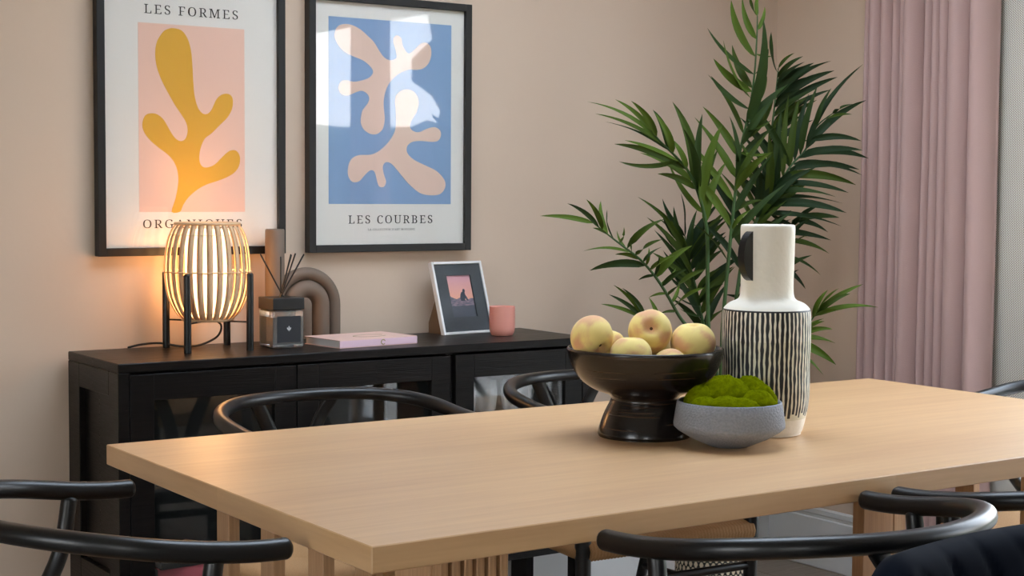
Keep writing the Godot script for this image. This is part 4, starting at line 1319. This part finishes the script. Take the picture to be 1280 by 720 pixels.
const FRONDS := [
	[[2.992,0.225,-3.331,2.946,0.701,-3.313,2.940,0.858,-3.329,2.931,1.082,-3.327,2.919,1.156,-3.329,2.891,1.223,-3.328,2.857,1.278,-3.331,2.813,1.321,-3.340,2.770,1.357,-3.348,2.738,1.396,-3.361,2.705,1.432,-3.373],[2.770,1.357,-3.348,2.697,1.426,-3.400,2.632,1.463,-3.493,0.013,2.787,1.343,-3.345,2.721,1.399,-3.406,2.669,1.432,-3.505,0.013,2.804,1.328,-3.342,2.731,1.379,-3.387,2.674,1.409,-3.468,0.013,2.857,1.278,-3.331,2.785,1.326,-3.394,2.728,1.349,-3.493,0.022,2.835,1.299,-3.336,2.732,1.333,-3.327,2.652,1.354,-3.350,0.018,2.831,1.304,-3.337,2.744,1.286,-3.358,2.682,1.298,-3.412,0.015,2.878,1.245,-3.330,2.830,1.295,-3.378,2.797,1.325,-3.464,0.022,2.891,1.223,-3.328,2.840,1.254,-3.347,2.809,1.266,-3.400,0.020,2.919,1.156,-3.329,2.877,1.222,-3.370,2.875,1.301,-3.434,0.022,2.764,1.365,-3.351,2.705,1.417,-3.321,2.658,1.459,-3.332,0.018,2.800,1.332,-3.343,2.772,1.389,-3.330,2.754,1.440,-3.357,0.020,2.813,1.321,-3.340,2.770,1.379,-3.315,2.737,1.430,-3.330,0.021,2.857,1.278,-3.331,2.828,1.328,-3.326,2.811,1.370,-3.360,0.018,2.881,1.239,-3.329,2.862,1.357,-3.325,2.837,1.465,-3.373,0.029,2.894,1.216,-3.329,2.846,1.306,-3.284,2.802,1.389,-3.285,0.024,2.902,1.196,-3.329,2.866,1.314,-3.299,2.873,1.430,-3.289,0.026,2.911,1.176,-3.329,2.895,1.293,-3.292,2.929,1.403,-3.269,0.031,2.920,1.149,-3.329,2.934,1.246,-3.336,2.996,1.340,-3.359,0.022,2.924,1.127,-3.328,2.936,1.218,-3.321,2.998,1.302,-3.327,0.026,2.751,1.381,-3.356,2.680,1.428,-3.339,2.625,1.463,-3.359,0.015]],
	[[3.002,0.225,-3.367,2.876,0.693,-3.215,2.834,0.803,-3.228,2.783,0.849,-3.229,2.743,0.884,-3.223,2.704,0.945,-3.230,2.666,0.994,-3.235,2.629,1.037,-3.251,2.585,1.073,-3.271,2.555,1.102,-3.294,2.524,1.132,-3.317],[2.524,1.132,-3.317,2.457,1.148,-3.343,2.411,1.150,-3.402,0.015,2.536,1.120,-3.308,2.471,1.160,-3.284,2.422,1.184,-3.296,0.013,2.543,1.114,-3.304,2.490,1.159,-3.258,2.450,1.195,-3.252,0.016,2.555,1.102,-3.294,2.544,1.145,-3.309,2.571,1.191,-3.348,0.016,2.567,1.091,-3.285,2.523,1.129,-3.254,2.515,1.168,-3.248,0.014,2.607,1.055,-3.261,2.524,1.069,-3.256,2.464,1.060,-3.282,0.015,2.644,1.020,-3.245,2.590,1.025,-3.298,2.561,1.003,-3.381,0.022,2.666,0.994,-3.235,2.650,0.991,-3.251,2.661,0.979,-3.296,0.008,2.579,1.079,-3.276,2.560,1.100,-3.236,2.559,1.123,-3.232,0.008,2.594,1.066,-3.267,2.589,1.087,-3.287,2.615,1.111,-3.333,0.009,2.612,1.051,-3.259,2.593,1.070,-3.244,2.604,1.088,-3.257,0.006,2.644,1.020,-3.245,2.643,1.044,-3.232,2.662,1.068,-3.255,0.009,2.666,0.994,-3.235,2.642,1.023,-3.190,2.636,1.052,-3.180,0.010,2.685,0.970,-3.232,2.712,0.988,-3.227,2.759,1.011,-3.257,0.011,2.704,0.945,-3.230,2.676,0.944,-3.235,2.676,0.933,-3.269,0.008,2.719,0.920,-3.227,2.740,0.946,-3.229,2.780,0.973,-3.268,0.010,2.629,1.037,-3.251,2.607,1.049,-3.274,2.607,1.047,-3.330,0.012,2.735,0.896,-3.224,2.688,0.900,-3.203,2.667,0.894,-3.211,0.008,2.530,1.126,-3.313,2.490,1.151,-3.294,2.469,1.168,-3.311,0.011,2.558,1.099,-3.292,2.507,1.114,-3.260,2.479,1.121,-3.261,0.009,2.726,0.910,-3.226,2.720,0.946,-3.162,2.746,0.965,-3.125,0.017,2.707,0.939,-3.229,2.703,0.987,-3.157,2.734,1.015,-3.108,0.022,2.689,0.964,-3.232,2.686,0.996,-3.182,2.715,1.013,-3.159,0.014,2.671,0.988,-3.234,2.694,1.040,-3.200,2.755,1.074,-3.186,0.023,2.653,1.009,-3.240,2.635,1.036,-3.170,2.645,1.052,-3.128,0.014,2.636,1.029,-3.248,2.647,1.055,-3.227,2.690,1.070,-3.233,0.012,2.617,1.047,-3.257,2.618,1.076,-3.208,2.649,1.091,-3.186,0.015,2.596,1.064,-3.266,2.605,1.114,-3.211,2.651,1.145,-3.178,0.019]],
	[[3.004,0.225,-3.346,3.073,0.657,-3.442,3.055,0.773,-3.462,3.044,0.855,-3.476,3.041,0.926,-3.495,3.036,0.987,-3.515,3.037,1.045,-3.532,3.037,1.087,-3.547],[3.037,1.087,-3.547,2.977,1.138,-3.539,2.955,1.197,-3.554,0.020,3.037,1.061,-3.538,2.982,1.105,-3.543,2.967,1.159,-3.570,0.020,3.036,1.033,-3.528,2.992,1.067,-3.549,2.986,1.114,-3.593,0.018,3.037,1.087,-3.547,2.997,1.152,-3.499,2.971,1.214,-3.491,0.020,3.037,0.974,-3.511,3.006,1.002,-3.550,3.011,1.042,-3.614,0.018,3.039,0.950,-3.503,2.958,0.974,-3.478,2.911,1.009,-3.479,0.016,3.042,0.919,-3.493,3.001,0.938,-3.515,2.994,0.969,-3.563,0.015,3.037,1.045,-3.532,3.072,1.122,-3.515,3.148,1.188,-3.519,0.024,3.036,1.016,-3.523,3.034,1.093,-3.448,3.070,1.155,-3.393,0.022,3.036,0.987,-3.515,3.071,1.050,-3.492,3.146,1.099,-3.490,0.024,3.039,0.956,-3.505,3.043,1.011,-3.459,3.087,1.050,-3.434,0.020,3.041,0.926,-3.495,3.053,0.968,-3.465,3.100,0.995,-3.458,0.016,3.043,0.890,-3.486,3.023,0.930,-3.418,3.036,0.954,-3.375,0.014,3.043,0.883,-3.484,2.968,0.899,-3.456,2.925,0.923,-3.455,0.013,3.044,0.855,-3.476,2.980,0.865,-3.454,2.946,0.883,-3.461,0.011,3.049,0.822,-3.471,3.081,0.855,-3.464,3.149,0.874,-3.482,0.014,3.036,0.998,-3.519,2.977,1.085,-3.501,2.957,1.174,-3.505,0.022,3.036,1.021,-3.525,3.037,1.094,-3.523,3.078,1.164,-3.542,0.020,3.052,0.799,-3.467,3.026,0.859,-3.500,3.012,0.901,-3.572,0.023,3.049,0.819,-3.470,3.082,0.888,-3.465,3.152,0.949,-3.483,0.021,3.046,0.839,-3.473,2.978,0.939,-3.478,2.924,1.025,-3.520,0.024,3.044,0.859,-3.477,3.053,0.937,-3.428,3.102,1.001,-3.400,0.025,3.043,0.876,-3.482,2.999,0.963,-3.487,2.966,1.036,-3.533,0.021,3.043,0.894,-3.487,3.076,0.955,-3.463,3.151,0.998,-3.459,0.023,3.042,0.911,-3.491,2.957,0.988,-3.481,2.883,1.042,-3.510,0.023,3.041,0.928,-3.496,3.094,0.988,-3.456,3.180,1.037,-3.442,0.021,3.040,0.943,-3.501,2.996,1.029,-3.534,2.968,1.104,-3.605,0.023,3.039,0.958,-3.506,3.075,1.029,-3.490,3.152,1.088,-3.494,0.026,3.037,0.972,-3.511,2.952,1.069,-3.495,2.872,1.143,-3.522,0.025,3.036,0.987,-3.516,3.080,1.070,-3.504,3.170,1.135,-3.509,0.024,3.036,1.001,-3.520,2.965,1.093,-3.500,2.904,1.171,-3.519,0.021,3.036,1.016,-3.523,3.050,1.092,-3.470,3.097,1.161,-3.442,0.026,3.036,1.030,-3.527,2.998,1.091,-3.536,2.970,1.137,-3.585,0.022,3.037,1.044,-3.531,3.076,1.090,-3.517,3.153,1.119,-3.525,0.019,3.037,1.054,-3.535,2.962,1.139,-3.543,2.894,1.201,-3.592,0.021,3.037,1.065,-3.539,3.079,1.107,-3.523,3.155,1.140,-3.533,0.019]],
	[[2.987,0.225,-3.356,2.985,0.697,-3.323,2.995,0.855,-3.328,3.012,1.082,-3.321,3.027,1.217,-3.320,3.034,1.329,-3.311,3.053,1.450,-3.295,3.060,1.546,-3.285,3.061,1.643,-3.279,3.065,1.708,-3.282],[3.060,1.546,-3.285,2.971,1.598,-3.298,2.924,1.670,-3.331,0.026,3.057,1.498,-3.290,2.970,1.533,-3.285,2.923,1.584,-3.303,0.024,3.053,1.450,-3.295,2.961,1.484,-3.283,2.908,1.535,-3.295,0.022,3.061,1.595,-3.282,2.984,1.662,-3.270,2.958,1.744,-3.273,0.026,3.061,1.643,-3.279,3.030,1.698,-3.291,3.043,1.763,-3.321,0.018,3.065,1.708,-3.282,3.074,1.746,-3.296,3.119,1.788,-3.335,0.012,3.065,1.708,-3.282,3.014,1.731,-3.250,2.998,1.761,-3.243,0.011,3.046,1.402,-3.302,3.042,1.545,-3.235,3.031,1.694,-3.222,0.031,3.057,1.508,-3.289,3.037,1.565,-3.324,3.060,1.635,-3.379,0.022,3.060,1.546,-3.285,3.066,1.577,-3.254,3.089,1.619,-3.260,0.014,3.061,1.604,-3.282,3.054,1.594,-3.243,3.076,1.594,-3.233,0.008,3.044,1.390,-3.303,3.042,1.396,-3.244,3.064,1.417,-3.219,0.013,3.034,1.329,-3.311,3.059,1.321,-3.271,3.111,1.330,-3.260,0.015,3.053,1.450,-3.295,3.081,1.492,-3.279,3.125,1.545,-3.302,0.017,3.031,1.284,-3.315,3.044,1.294,-3.269,3.080,1.318,-3.257,0.014,3.028,1.239,-3.319,3.012,1.335,-3.295,2.999,1.429,-3.318,0.022,3.027,1.217,-3.320,3.018,1.281,-3.252,3.052,1.328,-3.201,0.025,3.021,1.163,-3.321,3.059,1.186,-3.305,3.130,1.195,-3.316,0.015,3.055,1.479,-3.292,2.970,1.550,-3.274,2.931,1.633,-3.273,0.022,3.015,1.109,-3.321,3.015,1.143,-3.289,3.051,1.168,-3.280,0.013,3.063,1.669,-3.280,3.078,1.700,-3.274,3.112,1.740,-3.303,0.012,3.032,1.295,-3.314,2.989,1.333,-3.275,2.962,1.367,-3.273,0.013,3.040,1.366,-3.307,3.080,1.419,-3.273,3.132,1.488,-3.282,0.025,3.054,1.469,-3.293,3.076,1.476,-3.292,3.123,1.490,-3.322,0.006,3.049,1.426,-3.298,3.049,1.408,-3.278,3.080,1.397,-3.284,0.007,3.038,1.353,-3.308,3.051,1.320,-3.293,3.100,1.296,-3.303,0.013,3.007,1.021,-3.323,2.933,1.085,-3.304,2.872,1.129,-3.324,0.022,3.012,1.082,-3.321,3.051,1.168,-3.260,3.128,1.241,-3.222,0.023,3.016,1.118,-3.321,2.934,1.205,-3.313,2.867,1.278,-3.343,0.027,3.020,1.154,-3.321,3.065,1.243,-3.298,3.148,1.326,-3.299,0.021,3.024,1.190,-3.321,2.942,1.281,-3.328,2.883,1.366,-3.369,0.022,3.027,1.224,-3.320,3.039,1.311,-3.280,3.094,1.388,-3.259,0.019,3.029,1.254,-3.317,2.998,1.345,-3.364,2.982,1.430,-3.447,0.025,3.031,1.284,-3.315,3.069,1.349,-3.297,3.148,1.400,-3.298,0.025,3.033,1.314,-3.313,3.006,1.390,-3.352,2.996,1.460,-3.428,0.022,3.037,1.345,-3.309,3.054,1.421,-3.265,3.109,1.491,-3.243,0.022,3.042,1.378,-3.305,2.992,1.467,-3.311,2.952,1.545,-3.358,0.021,3.047,1.410,-3.301,3.088,1.469,-3.267,3.164,1.522,-3.258,0.023]],
	[[2.983,0.225,-3.358,3.063,0.686,-3.390,3.087,0.848,-3.386,3.115,1.032,-3.380,3.151,1.139,-3.363,3.186,1.194,-3.355,3.222,1.243,-3.347,3.261,1.299,-3.336,3.302,1.342,-3.324,3.338,1.410,-3.316,3.376,1.447,-3.293],[3.376,1.447,-3.293,3.373,1.465,-3.253,3.404,1.474,-3.238,0.011,3.361,1.432,-3.302,3.349,1.442,-3.241,3.368,1.442,-3.207,0.012,3.316,1.369,-3.321,3.351,1.380,-3.252,3.414,1.367,-3.211,0.020,3.290,1.329,-3.328,3.382,1.340,-3.282,3.502,1.319,-3.264,0.026,3.261,1.299,-3.336,3.356,1.301,-3.286,3.477,1.269,-3.264,0.026,3.237,1.266,-3.343,3.313,1.268,-3.271,3.414,1.240,-3.229,0.026,3.222,1.243,-3.347,3.286,1.242,-3.269,3.376,1.217,-3.221,0.022,3.204,1.219,-3.351,3.250,1.224,-3.270,3.322,1.205,-3.218,0.024,3.179,1.183,-3.357,3.232,1.187,-3.245,3.309,1.160,-3.164,0.029,3.162,1.155,-3.361,3.227,1.153,-3.259,3.316,1.121,-3.188,0.024,3.302,1.342,-3.324,3.365,1.429,-3.283,3.477,1.489,-3.255,0.024,3.302,1.342,-3.324,3.361,1.481,-3.298,3.484,1.596,-3.276,0.018,3.286,1.325,-3.329,3.275,1.426,-3.296,3.305,1.525,-3.283,0.020,3.269,1.308,-3.334,3.280,1.407,-3.330,3.333,1.506,-3.346,0.020,3.253,1.288,-3.339,3.261,1.391,-3.336,3.305,1.494,-3.357,0.022,3.233,1.260,-3.344,3.232,1.380,-3.341,3.267,1.502,-3.361,0.022,3.214,1.233,-3.349,3.210,1.347,-3.344,3.241,1.462,-3.363,0.024,3.197,1.209,-3.353,3.207,1.317,-3.347,3.237,1.427,-3.377,0.026,3.183,1.189,-3.356,3.167,1.289,-3.327,3.166,1.389,-3.336,0.026,3.165,1.161,-3.360,3.170,1.247,-3.351,3.190,1.333,-3.380,0.026,3.151,1.139,-3.363,3.128,1.218,-3.329,3.121,1.297,-3.332,0.026,3.331,1.396,-3.318,3.326,1.460,-3.291,3.362,1.521,-3.284,0.015,3.137,1.096,-3.370,3.230,1.104,-3.301,3.349,1.079,-3.261,0.022,3.249,1.282,-3.340,3.327,1.301,-3.274,3.433,1.285,-3.236,0.022,3.277,1.316,-3.331,3.323,1.343,-3.248,3.399,1.339,-3.190,0.022,3.190,1.199,-3.355,3.287,1.206,-3.302,3.412,1.186,-3.276,0.022,3.096,0.904,-3.384,3.127,0.951,-3.348,3.192,0.983,-3.336,0.021,3.102,0.944,-3.383,3.141,0.984,-3.334,3.213,1.009,-3.310,0.024,3.108,0.984,-3.381,3.114,1.030,-3.297,3.150,1.065,-3.240,0.023,3.114,1.023,-3.380,3.145,1.074,-3.334,3.210,1.115,-3.313,0.021,3.121,1.050,-3.377,3.143,1.113,-3.308,3.199,1.163,-3.263,0.020,3.129,1.073,-3.374,3.169,1.113,-3.334,3.243,1.139,-3.318,0.022,3.136,1.096,-3.370,3.159,1.152,-3.322,3.216,1.200,-3.298,0.019,3.144,1.118,-3.367,3.207,1.190,-3.328,3.308,1.248,-3.312,0.027,3.152,1.140,-3.363,3.185,1.206,-3.327,3.261,1.253,-3.309,0.025,3.159,1.152,-3.362,3.201,1.195,-3.334,3.276,1.228,-3.330,0.019,3.167,1.164,-3.360,3.183,1.219,-3.304,3.232,1.268,-3.273,0.025,3.174,1.176,-3.358,3.220,1.244,-3.313,3.308,1.290,-3.287,0.024,3.182,1.188,-3.356,3.220,1.221,-3.324,3.291,1.242,-3.317,0.020,3.190,1.199,-3.355,3.233,1.262,-3.330,3.317,1.310,-3.325,0.022,3.109,0.992,-3.381,3.044,1.071,-3.382,2.990,1.132,-3.423,0.022,3.121,1.048,-3.377,3.087,1.135,-3.409,3.072,1.216,-3.475,0.026,3.134,1.087,-3.371,3.083,1.198,-3.419,3.053,1.306,-3.500,0.024,3.147,1.126,-3.365,3.104,1.205,-3.386,3.079,1.275,-3.443,0.023,3.160,1.153,-3.361,3.130,1.244,-3.404,3.122,1.333,-3.481,0.019,3.173,1.173,-3.358,3.156,1.228,-3.388,3.152,1.270,-3.456,0.020,3.186,1.193,-3.356,3.135,1.256,-3.363,3.103,1.309,-3.406,0.022,3.199,1.211,-3.353,3.137,1.289,-3.370,3.096,1.360,-3.421,0.022,3.212,1.229,-3.349,3.140,1.310,-3.336,3.086,1.381,-3.359,0.019,3.225,1.248,-3.346,3.199,1.329,-3.371,3.181,1.397,-3.438,0.022,3.239,1.268,-3.342,3.200,1.356,-3.387,3.178,1.436,-3.469,0.023,3.254,1.289,-3.338,3.195,1.387,-3.350,3.151,1.477,-3.399,0.021]],
	[[2.996,0.225,-3.332,3.165,0.671,-3.477,3.200,0.885,-3.469,3.249,1.122,-3.465,3.286,1.313,-3.466,3.303,1.432,-3.463,3.313,1.516,-3.462,3.321,1.587,-3.462],[3.321,1.587,-3.462,3.333,1.614,-3.446,3.379,1.635,-3.455,0.010,3.318,1.559,-3.462,3.307,1.593,-3.405,3.332,1.617,-3.371,0.016,3.313,1.516,-3.462,3.375,1.574,-3.420,3.476,1.613,-3.398,0.029,3.309,1.483,-3.463,3.364,1.542,-3.404,3.458,1.581,-3.367,0.026,3.305,1.449,-3.463,3.371,1.516,-3.407,3.476,1.563,-3.371,0.024,3.315,1.530,-3.462,3.325,1.568,-3.417,3.372,1.593,-3.393,0.018,3.301,1.420,-3.463,3.358,1.483,-3.409,3.454,1.525,-3.374,0.024,3.296,1.385,-3.464,3.346,1.447,-3.429,3.436,1.495,-3.415,0.024,3.291,1.349,-3.465,3.331,1.399,-3.422,3.409,1.434,-3.401,0.024,3.311,1.499,-3.462,3.356,1.541,-3.424,3.437,1.566,-3.408,0.023,3.319,1.573,-3.462,3.259,1.626,-3.425,3.239,1.685,-3.409,0.019,3.286,1.313,-3.466,3.294,1.351,-3.395,3.337,1.371,-3.347,0.022,3.238,1.067,-3.466,3.260,1.120,-3.415,3.315,1.165,-3.390,0.023,3.253,1.141,-3.465,3.278,1.189,-3.434,3.341,1.221,-3.423,0.019,3.265,1.205,-3.465,3.259,1.241,-3.410,3.288,1.264,-3.378,0.015,3.277,1.269,-3.466,3.304,1.310,-3.436,3.367,1.339,-3.430,0.018,3.287,1.325,-3.466,3.307,1.374,-3.436,3.366,1.413,-3.427,0.019,3.293,1.365,-3.465,3.281,1.410,-3.396,3.308,1.441,-3.348,0.020,3.299,1.405,-3.464,3.320,1.456,-3.417,3.375,1.502,-3.395,0.020,3.304,1.441,-3.463,3.318,1.489,-3.395,3.369,1.523,-3.350,0.024,3.307,1.469,-3.463,3.291,1.499,-3.397,3.310,1.518,-3.354,0.015,3.311,1.496,-3.462,3.307,1.544,-3.397,3.339,1.582,-3.356,0.021,3.314,1.523,-3.462,3.328,1.566,-3.404,3.376,1.600,-3.370,0.021,3.317,1.547,-3.462,3.310,1.577,-3.403,3.337,1.601,-3.368,0.016]],
	[[2.966,0.225,-3.373,2.975,0.681,-3.268,3.018,0.750,-3.219,3.068,0.792,-3.177,3.107,0.815,-3.139,3.129,0.865,-3.116,3.148,0.892,-3.105],[3.148,0.892,-3.105,3.174,0.937,-3.054,3.235,0.966,-3.026,0.015,3.140,0.881,-3.109,3.149,0.920,-3.061,3.194,0.941,-3.034,0.018,3.136,0.876,-3.112,3.195,0.905,-3.052,3.286,0.901,-3.016,0.018,3.116,0.835,-3.130,3.123,0.858,-3.103,3.163,0.869,-3.101,0.011,3.111,0.825,-3.135,3.111,0.844,-3.076,3.140,0.845,-3.045,0.015,3.107,0.815,-3.139,3.155,0.815,-3.115,3.230,0.795,-3.119,0.017,3.091,0.806,-3.154,3.095,0.789,-3.065,3.119,0.751,-3.010,0.024,3.076,0.797,-3.169,3.101,0.765,-3.106,3.144,0.714,-3.079,0.024,3.133,0.870,-3.114,3.112,0.916,-3.075,3.131,0.952,-3.057,0.015,3.144,0.886,-3.107,3.139,0.927,-3.071,3.173,0.955,-3.056,0.015,3.056,0.782,-3.187,2.994,0.802,-3.157,2.958,0.809,-3.158,0.009,3.079,0.798,-3.166,3.112,0.815,-3.146,3.176,0.815,-3.151,0.014,3.099,0.810,-3.147,3.044,0.831,-3.140,3.013,0.835,-3.163,0.013,3.114,0.831,-3.132,3.089,0.857,-3.070,3.096,0.869,-3.033,0.011,3.125,0.856,-3.120,3.093,0.874,-3.121,3.086,0.879,-3.153,0.010,3.135,0.874,-3.112,3.117,0.894,-3.051,3.129,0.900,-3.017,0.012]],
	[[2.987,0.225,-3.355,3.118,0.655,-3.436,3.166,0.795,-3.413,3.214,0.913,-3.389,3.257,1.007,-3.378,3.286,1.077,-3.376,3.301,1.136,-3.370],[3.301,1.136,-3.370,3.331,1.128,-3.324,3.385,1.101,-3.309,0.017,3.292,1.100,-3.374,3.325,1.096,-3.365,3.384,1.080,-3.386,0.010,3.286,1.077,-3.376,3.339,1.067,-3.338,3.416,1.036,-3.332,0.021,3.268,1.035,-3.377,3.294,1.015,-3.317,3.339,0.976,-3.290,0.020,3.257,1.007,-3.378,3.292,0.976,-3.351,3.346,0.932,-3.358,0.017,3.298,1.124,-3.371,3.255,1.139,-3.383,3.246,1.166,-3.421,0.013,3.289,1.089,-3.375,3.225,1.088,-3.371,3.192,1.101,-3.396,0.014,3.271,1.042,-3.377,3.194,1.036,-3.360,3.145,1.044,-3.372,0.014,3.248,0.988,-3.380,3.195,0.973,-3.392,3.168,0.971,-3.436,0.016,3.301,1.136,-3.370,3.341,1.150,-3.317,3.411,1.144,-3.290,0.022,3.198,0.874,-3.397,3.168,0.903,-3.433,3.159,0.913,-3.503,0.018,3.214,0.912,-3.389,3.259,0.959,-3.376,3.344,0.988,-3.384,0.020,3.228,0.943,-3.385,3.178,0.989,-3.401,3.146,1.018,-3.451,0.021,3.242,0.974,-3.382,3.258,1.012,-3.325,3.306,1.035,-3.294,0.020,3.256,1.005,-3.379,3.214,1.051,-3.418,3.193,1.084,-3.491,0.020,3.266,1.029,-3.378,3.244,1.070,-3.311,3.259,1.096,-3.266,0.016,3.275,1.052,-3.377,3.195,1.086,-3.361,3.137,1.103,-3.376,0.018,3.285,1.075,-3.376,3.294,1.113,-3.346,3.340,1.140,-3.339,0.015,3.290,1.095,-3.374,3.237,1.123,-3.391,3.206,1.137,-3.440,0.018,3.295,1.114,-3.372,3.285,1.155,-3.312,3.311,1.180,-3.274,0.017]],
	[[2.992,0.225,-3.322,2.894,0.688,-3.251,2.830,0.776,-3.289,2.771,0.832,-3.321,2.720,0.870,-3.347],[2.720,0.870,-3.347,2.651,0.898,-3.349,2.603,0.911,-3.385,0.013,2.720,0.870,-3.347,2.665,0.910,-3.347,2.628,0.936,-3.382,0.013,2.725,0.866,-3.344,2.665,0.923,-3.328,2.618,0.964,-3.349,0.013,2.730,0.862,-3.342,2.681,0.916,-3.324,2.645,0.955,-3.345,0.013,2.760,0.839,-3.326,2.764,0.884,-3.343,2.781,0.922,-3.398,0.015]]]
